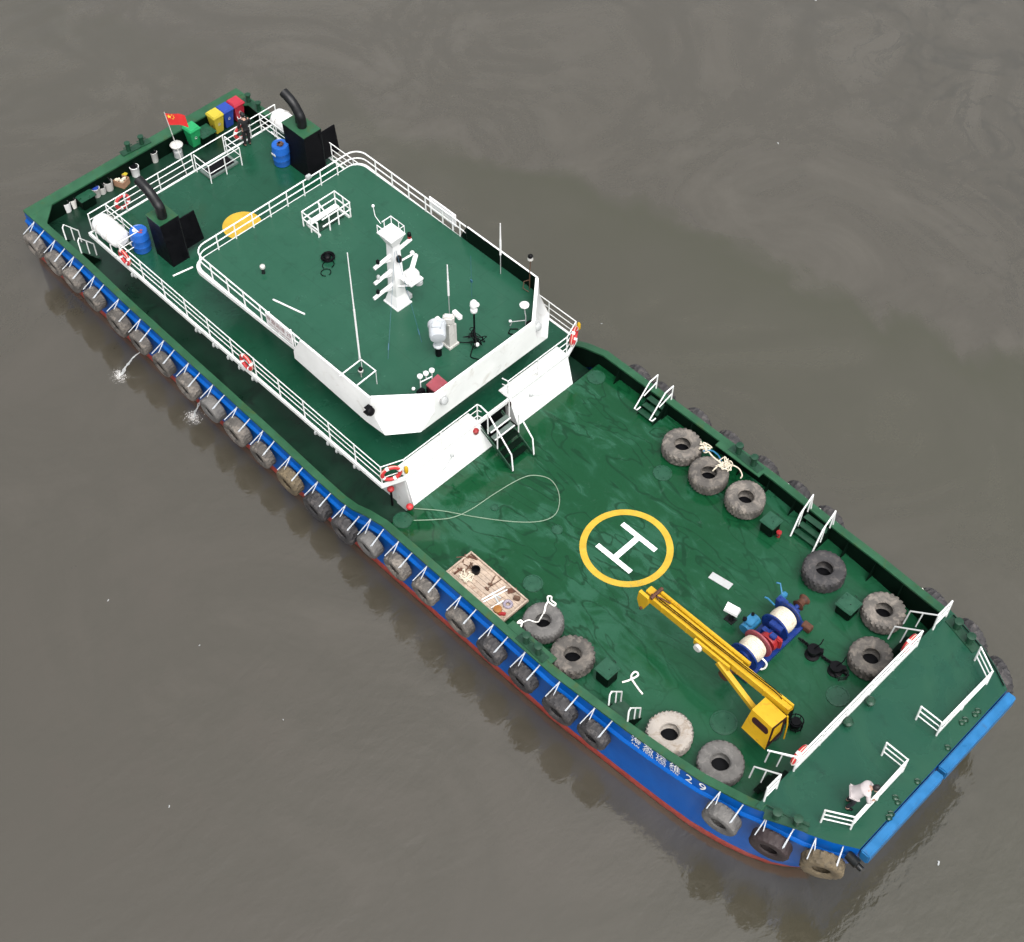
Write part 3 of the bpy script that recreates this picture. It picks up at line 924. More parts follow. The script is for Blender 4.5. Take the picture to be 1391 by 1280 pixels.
# funnels ---------------------------------------------------------------
for (bx, tx, byy, tyy, zt_, py, px0, end) in (
        ((-16.55, -15.44), (-16.88, -15.98), (-3.72, -2.96), (-3.60, -2.74), 3.2, -3.22, -16.32, (-1.15, 1.27)),
        ((-16.9, -15.62), (-17.42, -16.0), (3.52, 4.42), (3.78, 4.66), 3.2, 4.22, -16.62, (-.95, 1.30))):
    x0, x1 = bx; y0, y1 = byy
    m = MB(); m.hull8([V((bx[0], y0, Z2)), V((bx[1], y0, Z2)), V((bx[1], y1, Z2)), V((bx[0], y1, Z2))], [V((tx[0], tyy[0], zt_)), V((tx[1], tyy[0], zt_)), V((tx[1], tyy[1], zt_)), V((tx[0], tyy[1], zt_))])
    f_ = m.build('funnel', 'black', VES)
    m = MB(); m.box(((tx[0] + tx[1]) / 2, sum(tyy) / 2, zt_ + .015), (tx[1] - tx[0] + .05, tyy[1] - tyy[0] + .05, .03)); m.build('funnel_top', 'cap_green', f_)
    m = MB(); m.cyl(V((bx[1] + .01, y1 + .02, Z2)), V((tx[1] + .01, tyy[1] + .02, zt_)), .025, n=6); m.build('corner_strip', 'dark_steel', f_)
    ex, ez = end
    m = MB(); pts = bez([(px0, py, zt_ - .05), (px0 - .02, py, zt_ + .45), (px0 + ex * .16, py, zt_ + ez * .52), (px0 + ex * .48, py - .02, zt_ + ez * .82), (px0 + ex, py - .04, zt_ + ez)], 6)
    m.tube(pts, .205, 14)
    e = pts[-1]; d = (pts[-1] - pts[-2]).normalized()
    m.build('exhaust_pipe', 'exhaust_black', f_)
    m = MB(); m.cyl(e + d * .004, e + d * .012, .18, n=14); m.build('mouth_disc', 'black', f_)  # black disc set on the closed end of the pipe
    m = MB(); m.tube(bez([(px0 - .34, py + .02, zt_), (px0 - .36, py + .02, zt_ + .4), (px0 - .52, py + .02, zt_ + .72)], 5), .08, 10); m.build('exhaust_pipe', 'exhaust_black', f_)
    m = MB(); m.hull8([V((bx[1] - .18, y1 + .10, 1.75)), V((bx[1] - .13, y1 + .10, 1.75)), V((bx[1] - .13, y1 + .95, 1.75)), V((bx[1] - .18, y1 + .95, 1.75))], [V((tx[1] + .02, y1 + .10, 3.05)), V((tx[1] + .07, y1 + .10, 3.05)), V((tx[1] + .07, y1 + .95, 3.05)), V((tx[1] + .02, y1 + .95, 3.05))]); m.build('louvre_door', 'black', f_)


# bollards, hatches, lugs -------------------------------------------------
def bollard(c, ang, gap, h=.5, r=.11, base=None, mat='bollard_green', bar=True):
    m_ = MB(); d = V((math.cos(ang), math.sin(ang), 0)); c = V(c)
    m_.box((c.x, c.y, c.z + .015), (gap + .75, .34, .03), rz=ang)
    for s_ in (-1, 1):
        p = c + d * s_ * gap / 2
        m_.lathe([(r, 0), (r, h - .06), (r + .035, h - .05), (r + .035, h), (r * .6, h + .015)], 14, Matrix.Translation(p))
        if bar: m_.cyl(p + d * -.22 + V((0, 0, h * .55)), p + d * .22 + V((0, 0, h * .55)), .025, n=6)
    m_.build('bollard', mat, VES)


def bollard_px(a, b, z, h=.5, r=.11):
    p, q = G(*a, z), G(*b, z); d = q - p
    bollard((p + q) / 2, math.atan2(d.y, d.x), d.length, h, r)


bollard_px((1003, 616), (1023, 632), .72); bollard_px((715, 873), (731, 888), .72)
bollard_px((1054, 1111), (1082, 1120), 1.51, .42, .12); bollard_px((1299, 853), (1316, 873), 1.51, .42, .12)
bollard_px((175, 205), (193, 196), .40, .45, .10); bollard_px((338, 139), (352, 150), .36, .45, .10)
for (u, v) in ((1151, 985), (1181, 957)):
    m = MB(); m.lathe([(.09, 0), (.09, .16), (.16, .17), (.17, .24), (.10, .30)], 14, Matrix.Translation(G(u, v, 1.51))); m.build('vent_cap', 'bollard_green', VES)


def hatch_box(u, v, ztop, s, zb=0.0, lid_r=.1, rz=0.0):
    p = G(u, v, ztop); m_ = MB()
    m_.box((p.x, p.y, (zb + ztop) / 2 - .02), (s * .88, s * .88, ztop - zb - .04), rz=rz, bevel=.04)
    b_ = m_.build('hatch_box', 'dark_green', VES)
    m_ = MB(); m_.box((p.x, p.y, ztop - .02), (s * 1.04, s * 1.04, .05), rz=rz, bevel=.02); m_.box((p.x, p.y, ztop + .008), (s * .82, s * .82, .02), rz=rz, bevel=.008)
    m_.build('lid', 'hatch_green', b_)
    m_ = MB()
    for a in (0, PI / 2): m_.tube([V((p.x + math.cos(a) * .1 - .04, p.y + math.sin(a) * s * .55, ztop + .01)), V((p.x + math.cos(a) * .1, p.y + math.sin(a) * s * .6, ztop + .05)), V((p.x + .08, p.y + math.sin(a) * s * .55, ztop + .01))], .012, 5)
    split(m_.build('handle', 'dark_steel', b_))


hatch_box(1048, 707, .62, .60); hatch_box(825, 908, .72, .62); hatch_box(1153, 820, .55, .68)
hatch_box(114, 264, .05, .75, -.52); hatch_box(278, 178, .05, .75, -.52)
for (u, v, r_) in ((900, 643, .36), (1138, 946, .40), (724, 793, .36), (547, 707, .36), (810, 513, .36), (757, 720, .2), (672, 690, .14), (1098, 780, .3), (983, 982, .46)):
    p = G(u, v, 0); m = MB(); m.lathe([(r_, 0), (r_, .03), (r_ * .86, .035), (r_ * .84, .022), (.02, .022)], 26, Matrix.Translation(p))
    k_ = 14
    for i in range(k_): m.cyl(p + V((r_ * .93 * math.cos(2 * PI * i / k_), r_ * .93 * math.sin(2 * PI * i / k_), .03)), p + V((r_ * .93 * math.cos(2 * PI * i / k_), r_ * .93 * math.sin(2 * PI * i / k_), .05)), .022, n=6)
    m.build('manhole_cover', 'hatch_green', VES)
for (u, v) in ((1246, 1063), (1216, 1085), (1219, 1091), (1210, 1107), (1207, 1112), (1287, 1017), (1306, 983), (1311, 979), (1324, 972), (1328, 967)):
    p = G(u, v, 1.51); m = MB(); m.lathe([(.09, 0), (.07, .05), (.03, .07)], 8, Matrix.Translation(p)); m.tube(arc((p.x, p.y), .10, 0, PI, 6, p.z + .04), .02, 5)
    m.build('deck_lug', 'bollard_green', VES)

# bow platform railings
zp = 1.505
m = MB()
railing(m, [(16.05, -3.30), (16.05, 3.12)], zp, .95, (1.0, .62, .30), 1.3, r=.032)
m.tube([V((15.2, -3.72, 2.3)), V((16.05, -3.30, zp + .95))], .028, 6)
m.build('railing', 'white', VES)
m = MB()
for y in [-3.2 + i * .2 for i in range(32)]: pass
m.box((16.06, -.09, zp + .12), (.03, 6.3, .16)); m.build('toe_board', 'white', VES)
for (pts) in ([(16.05, -4.75), (16.05, -4.15)], [(16.05, 4.05), (16.05, 4.78)]):
    m = MB(); railing(m, pts, zp, .95, (1.0, .62, .30), 1.0, r=.032); m.build('railing', 'white', VES)
# short ladders down to the foredeck beside the platform, with angled handrails
for (ya, yb) in ((-4.12, -3.34), (3.16, 4.02)):
    m = MB()
    for i in range(4): m.box((15.88 - i * .16, (ya + yb) / 2, 1.25 - i * .34), (.20, yb - ya, .03))
    st_ = m.build('platform_step', 'dark_green', VES); split(st_)
    for y in (ya, yb):
        m = MB()
        m.tube([V((16.05, y, zp + .92)), V((15.12, y, 1.62)), V((15.05, y, .75))], .028, 6)
        m.cyl(V((15.55, y, 1.98)), V((15.48, y, 1.05)), .024, n=6)
        m.build('handrail', 'white', st_)
# bow guard rails
for sy in (-1, 1):
    m = MB()
    a = (17.72, sy * 4.05); b = (18.5, sy * 3.58); c = (18.46, sy * .90); d = (17.66, sy * .90)
    railing(m, [a, b, c, d], zp, .85, (1.0, .66, .32), 1.35, r=.030)
    m.box((18.48, sy * 2.24, zp + .22), (.02, 2.6, .2))
    m.build('bow_guard_rail', 'white', VES)
# fairlead pipe along the platform edge
m = MB(); m.tube([V((x, hw(x) - .06, 1.56)) for x in (16.2, 16.9, 17.7, 18.4, 18.95)], .02, 6); m.build('edge_cable', 'black', VES)
m = MB(); m.tube([V((x, -hw(x) + .22, 1.56)) for x in (16.2, 16.9, 17.6)], .02, 6); m.build('edge_cable', 'bollard_green', VES)
# small lamps and fittings along the boat deck edge
m = MB()
rr = random.Random(5)
for x in [-16.5, -12.3, -11.2, -10.3, -9.6, -8.8, -5.1, -4.4, -3.9, -2.9]:
    m.lathe([(.03, -.2), (.055, -.16), (.055, -.05), (.03, 0)], 8, Matrix.Translation((x, -5.05, 1.25)))
    m.box((x + .2, -5.03, 1.2), (.16, .06, .08))
split(m.build('deck_light', 'lightgrey', VES))
# lights on the bulkhead
for (u, v, du, dv) in ((612, 617, -14, 28), (721, 537, 21, -1)):
    b0 = V((-.86, GY(u, v, 0).y, 1.0)); b0 = G(u, v, .95); b0.x = -.93
    m = MB(); m.cyl(b0 - V((.08, 0, 0)), b0 + V((.10, 0, .02)), .05, n=8); m.cyl(b0 + V((.08, 0, .02)), G(u + du, v + dv, .9), .018, n=6)
    m.build('lamp_bracket', 'lightgrey', VES)
m = MB(); p = V((-.98, -.78, 1.1)); m.lathe([(.05, -.1), (.11, 0), (.12, .12), (.05, .2)], 12, Matrix.Translation(p)); m.build('alarm_bell', 'red', VES)
m = MB(); p = V((-1.02, 1.0, 1.2)); m.box(p, (.12, .1, .22)); m.build('alarm_box', 'maroon', VES)
for px_ in ((600, 541), (727, 441), (500, 556)):
    p = G(*px_, 3.95)
    m = MB(); m.lathe([(.08, -.12), (.15, -.05), (.16, .08), (.10, .12)], 14, Matrix.Translation(p + V((.12, -.02, 0))) @ Matrix.Rotation(R(70), 4, 'Y'))
    m.box(p + V((.02, 0, -.12)), (.25, .3, .04)); m.box(p + V((.02, 0, .12)), (.2, .24, .03))
    m.build('floodlight', 'black' if px_[0] == 500 else 'lightgrey', VES)

# ship's name on the bow bulwark -----------------------------------------------
def text_mesh(s, size):
    cu = bpy.data.curves.new('letters', 'FONT'); cu.body = s; cu.size = size; cu.align_x = 'CENTER'; cu.align_y = 'CENTER'
    cu.resolution_u = 4
    cu.offset = size * .002
    ob = bpy.data.objects.new('letters', cu); COL.objects.link(ob)
    dg = bpy.context.evaluated_depsgraph_get(); dg.update()
    me = bpy.data.meshes.new_from_object(ob.evaluated_get(dg))
    bpy.data.objects.remove(ob); bpy.data.curves.remove(cu)
    return me


def put_text(mb, s, size, M_):
    me = text_mesh(s, size); me.transform(M_)
    mb.bm.from_mesh(me); bpy.data.meshes.remove(me)


def hull_frame(x, z, off=.034):
    y = -hw(x); t = V((.1, -(hw(x + .1) - hw(x)), 0)).normalized(); up = V((0, 0, 1)); nn = t.cross(up)
    Mm = Matrix((t, up, nn)).transposed().to_4x4(); Mm.translation = V((x, y, z)) + nn * off
    return Mm


m = MB()
for x, ch, py in ((11.62, '\u6d77', 'HAI'), (12.12, '\u76c8', 'YING'), (12.63, '\u8fd0', 'YUN'), (13.17, '\u7ef4', 'WEI')):
    put_text(m, ch, .45, hull_frame(x, zc(x) - .24)); put_text(m, py, .19, hull_frame(x, zc(x) - .51))
for x, ch in ((13.72, '2'), (14.22, '9')):
    put_text(m, ch, .60, hull_frame(x, zc(x) - .34))
bmesh.ops.remove_doubles(m.bm, verts=m.bm.verts, dist=1e-5)
o = m.build('lettering', 'mark_white', VES)
# draught mark near the waterline
m = MB(); Mx = hull_frame(14.55, -1.45, .02); Mx.translation = V((14.3, -(hw(14.55) + .07), -1.45)); put_text(m, '8', .2, Mx)
Mx = Mx.copy(); Mx.translation += V((.22, .04, .0)); put_text(m, 'M', .2, Mx); m.build('draught_mark', 'mark_white', VES)
# name boards on the roof rails
for sy, xx in ((-1, -7.65), (1, -7.95)):
    m = MB(); m.box((xx, sy * 4.20, ZR + .53), (1.5, .05, .62), bevel=.01)
    for dx in (-.62, .62): m.cyl(V((xx + dx, sy * 4.14, ZR)), V((xx + dx, sy * 4.14, ZR + .86)), .035, n=6)
    nb_ = m.build('name_board', 'white_clean', VES)
    m = MB()
    rt = V((1, 0, 0)) if sy < 0 else V((-1, 0, 0))
    Mm = Matrix((rt, V((0, 0, 1)), rt.cross(V((0, 0, 1))))).transposed().to_4x4()
    Mm.translation = V((xx, sy * (4.20 + .031), ZR + .60)); put_text(m, '\u6d77\u76c8\u8fd0\u7ef4 29', .27, Mm)
    Mm = Mm.copy(); Mm.translation = V((xx, sy * (4.20 + .031), ZR + .36)); put_text(m, 'HAI YING YUN WEI', .14, Mm)
    m.build('lettering', 'red_text', nb_)


# ================================================================== tyres
def tyre_mesh(name, Ro, wd, ri, mat, seed, n=72, lug=.035, period=3):
    rg = random.Random(seed)
    prof = [(ri, -.33), (ri + .04, -.43), ((ri + Ro) / 2, -.50), (Ro - .11, -.49), (Ro - .04, -.44), (Ro, -.30), (Ro, -.10), (Ro, .10), (Ro, .30), (Ro - .04, .44), (Ro - .11, .49), ((ri + Ro) / 2, .50), (ri + .04, .43), (ri, .33),
            (ri + .05, .28), (Ro - .10, .30), (Ro - .08, 0), (Ro - .10, -.30), (ri + .05, -.28)]
    bm = bmesh.new(); cols = []
    wob = [1 + .012 * math.sin(3 * 2 * PI * k / n + rg.random()) for k in range(n)]
    for k in range(n):
        a = 2 * PI * k / n; ring = []
        for j, (r_, z) in enumerate(prof):
            rr_ = r_; zz = z * wd
            if 3 <= j <= 10:
                sh = abs(j - 6.5)
                on = ((k + int(sh * 1.0) + (1 if j > 6 else 0)) % period) != 0
                rr_ += (lug if on else -.012) * (1 if 4 <= j <= 9 else .45)
                if j in (3, 10): zz *= 1.03 if on else .99
            if j == 6 or j == 7: rr_ -= .008
            rr_ *= wob[k]
            rr_ += rg.uniform(-.004, .004)
            ring.append(bm.verts.new((rr_ * math.cos(a), rr_ * math.sin(a), zz)))
        cols.append(ring)
    L = len(prof)
    for k in range(n):
        A, B = cols[k], cols[(k + 1) % n]
        for j in range(L):
            bm.faces.new((A[j], B[j], B[(j + 1) % L], A[(j + 1) % L]))
    bmesh.ops.recalc_face_normals(bm, faces=bm.faces)
    me = bpy.data.meshes.new(name); bm.to_mesh(me); bm.free()
    me.shade_smooth(); me.set_sharp_from_angle(angle=R(32)); me.materials.append(MATS[mat])
    return me


DECK_T = {}
for key, args in {
    'lug': (.72, .56, .30, 'tyre_rubber', 1, 66, .05, 3), 'fine': (.72, .60, .29, 'tyre_rubber', 2, 96, .028, 3), 'dark': (.74, .62, .30, 'tyre_dark', 3, 72, .04, 3),
    'grey': (.70, .60, .27, 'tyre_grey', 4, 96, .025, 3), 'white': (.75, .52, .31, 'tyre_white', 5, 64, .045, 2), 'greylug': (.75, .52, .31, 'tyre_grey', 6, 96, .03, 4)}.items():
    DECK_T[key] = tyre_mesh('tyre', *args)
DT = [((927, 603), 'lug', 'mud-tan chunky tyre nearest the port ladder, first of three beside the bulwark', .0, .0),
      ((963, 642), 'fine', 'tyre with a tangle of cream rope on it, middle of three by the far bulwark', .02, -.02),
      ((1013, 675), 'fine', 'scuffed tyre with a torn lower rim next to the green hatch box', .03, .02),
      ((1120, 772), 'dark', 'blackest thick deck tyre at the foot of the far boarding steps', .0, .0),
      ((1201, 829), 'lug', 'brownish tyre between the far bulwark and the bow platform ladder', .02, .03),
      ((1184, 891), 'lug', 'worn tyre tucked against the white bow platform rail', -.02, .0),
      ((738, 843), 'grey', 'grey ribbed tyre tied with a white rope beside the wooden tray', .0, .05),
      ((778, 889), 'lug', 'muddy lugged tyre between the rope-tied tyre and the hatch box', .03, -.03),
      ((910, 994), 'white', 'pale cream tyre lying flat beside the ship name', .0, .0),
      ((979, 1035), 'greylug', 'plain grey tyre between the cream tyre and the bow platform', .02, .0)]
SC_T = {}
for i, ((u, v), key, lab, rx, ry) in enumerate(DT):
    me = DECK_T[key]
    wd = max(vv.co.z for vv in me.vertices)
    p = G(u, v, wd * 1.75)
    t = thing('loose_fender', lab, 'tyre', (p.x, p.y, wd + .012 + .6 * (abs(rx) + abs(ry))), i * .7, 'big tyres lying on the foredeck')
    t.rotation_euler = (rx, ry, i * .7)
    o = bpy.data.objects.new('tyre', me); COL.objects.link(o); o.parent = t
    mc = MB(); mc.lathe([(.36, -wd * .80), (.36, -wd * .72), (.02, -wd * .72)], 24); mc.build('shade_disc', 'black', t)  # added black disc: the shade inside the tyre hole, put in as colour
# side fender tyres
FT = [tyre_mesh('tyre', .60, .50, .27, 'tyre_rubber', 11, 54, .042, 3), tyre_mesh('tyre', .60, .50, .28, 'tyre_rubber', 12, 84, .020, 3), tyre_mesh('tyre', .60, .52, .27, 'tyre_dark', 13, 54, .045, 3), tyre_mesh('tyre', .60, .50, .27, 'tyre_ochre', 14, 54, .045, 3), tyre_mesh('tyre', .60, .50, .27, 'tyre_grey', 15, 84, .02, 4), tyre_mesh('tyre', .60, .52, .26, 'maroon_rubber', 16, 84, .012, 4)]
ORD = 'first second third fourth fifth sixth seventh eighth ninth tenth eleventh twelfth thirteenth fourteenth fifteenth sixteenth seventeenth eighteenth nineteenth twentieth twenty-first twenty-second'.split()
SIDE = [((45, 322), 0, .60), ((74, 350), 1, .58), ((101, 378), 0, .58), ((128, 402), 1, .58), ((161, 432), 0, .60), ((191, 463), 1, .60), ((222, 490), 1, .60), ((256, 522), 0, .60), ((289, 553), 4, .60), ((323, 585), 1, .62), ((357, 617), 0, .62), ((394, 650), 3, .62), ((431, 684), 2, .62), ((469, 716), 2, .62), ((503, 740), 4, .62), ((540, 766), 0, .64), ((578, 797), 0, .64), ((625, 838), 1, .64), ((668, 876), 2, .64), ((711, 911), 2, .64), ((761, 953), 2, .66), ((807, 993), 2, .66), ((980, 1112), 4, .70), ((1047, 1147), 5, .70), ((1117, 1174), 3, .74)]


def fender_tyre(x, y, z, rz, me, rad, lab, sgn, grp):
    t = thing('tyre_fender', lab, 'tyre fender', (x, y, z), rz, grp)
    o = bpy.data.objects.new('tyre', me); COL.objects.link(o); o.parent = t
    s = rad / .60
    o.scale = (s, s, random.uniform(.88, 1.1)); o.rotation_euler = (R(90) * (1 if sgn < 0 else -1) + .06 * sgn, random.uniform(0, 6), 0)
    o.rotation_euler = (R(90) + (R(6) if sgn < 0 else 0), 0, 0)
    o.rotation_euler.rotate_axis('Z', random.uniform(0, 6.28))
    return t


for i, ((u, v), k, rad) in enumerate(SIDE):
    y = -6.25
    for _ in range(4):
        p = GY(u, v, y); y = -(hw(p.x) + .13 + .27)
    x = p.x
    z = min(max(p.z, zc(x) - 1.45), zc(x) - .95)
    rz = math.atan2(-(hw(x + .3) - hw(x - .3)), .6)
    if i < 13: lab = f'muddy tyre fender chained to the blue hull side, {ORD[i]} one counting from the stern corner'
    elif i < 22: lab = f'tyre fender chained on the hull side, {ORD[21 - i]} one aft of the white ship name'
    else: lab = ['grey treaded tyre fender just forward of the ship name', 'dark maroon smooth tyre fender between the grey and tan ones at the bow', 'tan muddy tyre fender at the near bow corner'][i - 22]
    if k == 3 and i < 20: lab = 'ochre-stained tyre fender on the hull side below the bridge front'
    rad *= (.92 if i < 10 else .87) if i < 22 else .92
    rad *= random.uniform(.94, 1.06)
    t = fender_tyre(x, y, z, rz, FT[k], rad, lab, -1, 'tyre fenders along the near hull side')
    up = zc(x) - .12 - z
    for dx in (-.36 * rad / .55, .36 * rad / .55):
        m = MB()
        ax = V((dx + .03, .39, up))
        e = math.sqrt(rad * rad - dx * dx) + .02
        sgd = 1 if dx < 0 else -1
        m.tube([ax, V((dx - (.09 if dx < 0 else .05), -.20, e - .01))], .020, 6); m.tube([ax, V((dx + .10 if dx < 0 else dx - .02, -.02 if dx < 0 else -.16, e + .01))], .020, 6)
        m.sphere(ax, .035, 6)
        m.build('chain', 'chain_grey', t)
PORT = [(866, 506, 1), (895, 531, 0), (943, 568, 2), (988, 598, 1), (1036, 633, 2), (1083, 667, 0), (1126, 702, 2), (1274, 815, 1), (1321, 868, 2), (1361, 918, 0)]
for i, (u, v, k) in enumerate(PORT):
    p = G(u, v, .45)
    x = p.x - .05
    y = hw(x) + .36
    z = zc(x) - (.88 if x < 13 else 1.0)
    rz = math.atan2((hw(x + .3) - hw(x - .3)), .6)
    lab = ['half-hidden tyre fender beyond the far bulwark, closest to the white bridge', 'half-hidden tyre fender beyond the near pair of boarding ladder rails', 'dark tyre fender beyond the far bulwark past the first ladder', 'tyre fender beyond the far bollards, on their bridge side', 'dark tyre fender just past the far bulwark bollards toward the bow', 'tyre fender beyond the far bulwark opposite the green hatch box', 'tyre fender beyond the forward boarding steps on the far side', 'tyre fender beyond the far end of the bow platform rail', 'dark tyre fender beyond the bow platform bollards', 'tyre fender at the far bow corner by the blue fender block'][i]
    t = fender_tyre(x, y, z, rz, FT[2], .60 if i < 8 else .72, lab, 1, 'tyre fenders along the far hull side')
    m = MB()
    for dx in (-.4, .4): m.tube([V((dx, -.30, zc(x) - .1 - z)), V((dx, -.05, .46))], .022, 6)
    m.build('chain', 'rope_white', t)

# ================================================================== deck machinery
# crane -----------------------------------------------------------------
CR = thing('deck_crane', 'yellow knuckle crane on the foredeck with its long boom lying toward the circle', 'crane', (14.25, -2.0, 0))
L = lambda p: V(p) - V((14.25, -2.0, 0))
m = MB(); m.lathe([(.42, 0), (.42, .06), (.30, .08), (.28, 1.1), (.36, 1.12), (.36, 1.2)], 20); m.build('pedestal', 'dark_steel', CR)
zt, zb = 1.95, .80
tq = [G(1021.5, 964, zt), G(1049, 989, zt), G(1068.7, 973, zt), G(1040, 947, zt)]
bl = [G(1007, 988.5, .95), G(1038.7, 1018.5, .95)]
mid_ = [bl[0], bl[1], V((bl[1].x, tq[2].y - .05, 1.0)), V((bl[0].x, tq[3].y - .05, 1.0))]
m = MB(); m.hull8([L(p) for p in mid_], [L(p) for p in tq])
cab = m.build('cab', 'yellow', CR)
m = MB()
fn = (tq[1] - tq[0]).cross(bl[0] - tq[0]).normalized()
if fn.y > 0: fn.negate()


def onface(s, t): return (tq[0].lerp(tq[1], s)).lerp(bl[0].lerp(bl[1], s), t)


sl = []
for k in range(9): a = PI / 2 + PI * k / 8; sl.append((.28 + .11 * math.cos(a), .30 + .11 * 1.2 * math.sin(a)))
for k in range(9): a = -PI / 2 + PI * k / 8; sl.append((.80 + .11 * math.cos(a), .30 + .11 * 1.2 * math.sin(a)))
f0 = [L(onface(s, t) - fn * .03) for s, t in sl]; f1 = [L(onface(s, t) + fn * .008) for s, t in sl]
m.hull8(f0, f1); m.build('window', 'maroon', cab)
m = MB()
q = [tq[1], tq[2], mid_[2], mid_[1]]
c4 = sum(q, V()) / 4
m.hull8([L(p.lerp(c4, .03) - V((.03, 0, 0))) for p in q], [L(p.lerp(c4, .03) + V((.012, 0, 0))) for p in q]); m.build('side_panel', 'maroon', cab)
m = MB(); e = [L(tq[1]), L(tq[2])]
m.tube([e[1] + V((.02, .02, 0)), e[1] + V((.10, .02, -.5)), L(mid_[2]) + V((.12, 0, -.3))], .03, 6); m.build('pipe', 'yellow', CR)
# boom: two parallel channels
m = MB()


def chan(mb, x0, x1, y, z, wdt, h):
    y0, y1 = y - wdt / 2, y + wdt / 2
    for yy in (y0, y1 - .07): mb.box(((x0 + x1) / 2, yy + .035, z), (x1 - x0, .07, h))
    mb.box(((x0 + x1) / 2, y, z - .02), (x1 - x0 - .02, wdt - .15, h * .72))
    for i in range(int((x1 - x0) / 1.1)): mb.box((x0 + .5 + i * 1.1, y0 - .003, z), (.05, .03, h * .96))


chan(m, 8.85 - 14.25, 14.75 - 14.25, -1.96 + 2.0, 2.02, .29, .32)
m.build('boom', 'yellow', CR)
m = MB(); m.box((8.95 - 14.25 + 1.9, -1.67 + 2.0, 2.10), (3.9, .12, .18)); m.box((8.95 - 14.25 + 1.9, -1.67 + 2.0, 2.20), (3.9, .07, .03)); m.build('boom_extension', 'yellow', CR)
m = MB(); m.cyl(V((8.9 - 14.25, .22, 2.10)), V((12.6 - 14.25, .22, 2.10)), .035, n=8); m.build('hydraulic_rod', 'yellow', CR)
m = MB()
hp = [(-.30, .18), (.12, .16), (.14, -.18), (-.02, -.62), (-.22, -.66), (-.34, -.30)]
m.hull8([V((8.72 - 14.25 + a, -.22, 2.05 + b)) for a, b in hp], [V((8.72 - 14.25 + a, -.10, 2.05 + b)) for a, b in hp])
m.box((8.72 - 14.25, .12, 2.15), (.34, .28, .16), bevel=.02)
hd = m.build('boom_head', 'yellow', CR)
m = MB(); m.cyl(V((8.9 - 14.25, -.15, 2.25)), V((8.9 - 14.25, .42, 2.25)), .07, n=10); m.cyl(V((8.62 - 14.25, -.3, 1.46)), V((8.62 - 14.25, .02, 1.46)), .05, n=8); m.tube([V((8.8 - 14.25, .0, 2.24)), V((9.2 - 14.25, .1, 2.28)), V((9.5 - 14.25, .16, 2.26))], .03, 6)
m.build('sheave', 'rust', hd)
m = MB(); m.box((11.65 - 14.25, -.20, 2.00), (1.5, .09, .24)); 
p0, p1 = V((11.95 - 14.25, -.22, 1.92)), V((13.75 - 14.25, -.34, 1.15))
d_ = (p1 - p0); Mx = d_.to_track_quat('X', 'Z').to_matrix().to_4x4()
m.box((p0 + p1) / 2, (d_.length, .17, .20), M=Mx)
m.build('lift_brace', 'yellow', CR)
m = MB(); m.lathe([(.14, -.06), (.16, 0), (.14, .06)], 14, Matrix.Translation((11.15 - 14.25, -.32, 1.95)) @ Matrix.Rotation(PI / 2, 4, 'X')); m.build('pulley', 'offwhite', CR)
m = MB(); m.box((.15, .05, 1.5), (.7, .5, .7), bevel=.03); m.build('slew_housing', 'black', CR)
for dy in (-.02, .05):
    m = MB(); m.tube(bez([(.2, .1 + dy, 1.9), (-.1, .10 + dy, 2.22), (-1.2, .09 + dy, 2.19), (-2.6, .06 + dy, 2.20), (-4.2, .05 + dy, 2.19), (-5.1, .02 + dy, 2.21), (-5.3, .05, 2.3)], 6), .016, 6); m.build('hydraulic_hose', 'black', CR)

# winch -----------------------------------------------------------------
wx = 12.05
WN = thing('mooring_winch', 'blue double-drum winch wound with cream rope beside the yellow crane boom', 'winch', (wx, .2, 0))


def ydisc(mb, y0, y1, r, z=.62, n=26, x=0.0, r1=None): mb.cyl(V((x, y0, z)), V((x, y1, z)), r, n=n, r1=r1)


for y in (-.62, 1.0):
    m = MB(); prof = []
    rg = random.Random(int(y * 10))
    for i in range(15):
        t = i / 14
        prof.append((.40 + .05 * math.sin(PI * t) + .022 * (i % 2), y - .30 + .60 * t - .2))
    Mx = Matrix.Translation((0, .2, .66)) @ Matrix.Rotation(-PI / 2, 4, 'X')
    m.lathe([(a, b) for a, b in prof], 30, Mx)
    dr = m.build('rope_drum', 'rope_cream', WN)
    for s_ in (-1, 1):
        m = MB(); m.cyl(V((0, y + s_ * .34 - .0, .66)), V((0, y + s_ * .40, .66)), .56, n=32); m.cyl(V((0, y + s_ * .38, .66)), V((0, y + s_ * .46, .66)), .30, n=20)
        m.build('drum_flange', 'pink_red' if (y < 0 and s_ > 0) else 'winch_blue', dr)
m = MB(); m.box((0, .2, .10), (1.1, 3.2, .14)); m.box((0, .28, .42), (.5, .18, .75)); m.box((0, 1.62, .42), (.45, .14, .75)); m.box((0, -1.2, .42), (.45, .14, .75)); m.cyl(V((0, -1.5, .66)), V((0, 2.0, .66)), .09, n=10)
m.build('winch_frame', 'winch_blue', WN)
m = MB(); m.box((.34, .25, .66), (.5, .16, .5), bevel=.04); m.lathe([(.1, -.12), (.34, -.1), (.36, 0), (.34, .1), (.1, .12)], 24, Matrix.Translation((.18, .06, .62)) @ Matrix.Rotation(PI / 2, 4, 'X')); m.build('gear_case', 'red', WN)
m = MB(); m.box((.1, .5, 1.0), (.5, .22, .18), bevel=.02); m.box((.3, .1, 1.05), (.22, .2, .15), bevel=.02); m.box((-.4, 1.45, .8), (.4, .24, .5), bevel=.03); split(m.build('brake_housing', 'winch_blue', WN))
m = MB(); m.cyl(V((-.70, -.15, .58)), V((-.70, .50, .58)), .21, n=18); m.box((-.70, .18, .84), (.34, .44, .10), bevel=.02); mt = m.build('motor', 'light_blue', WN)
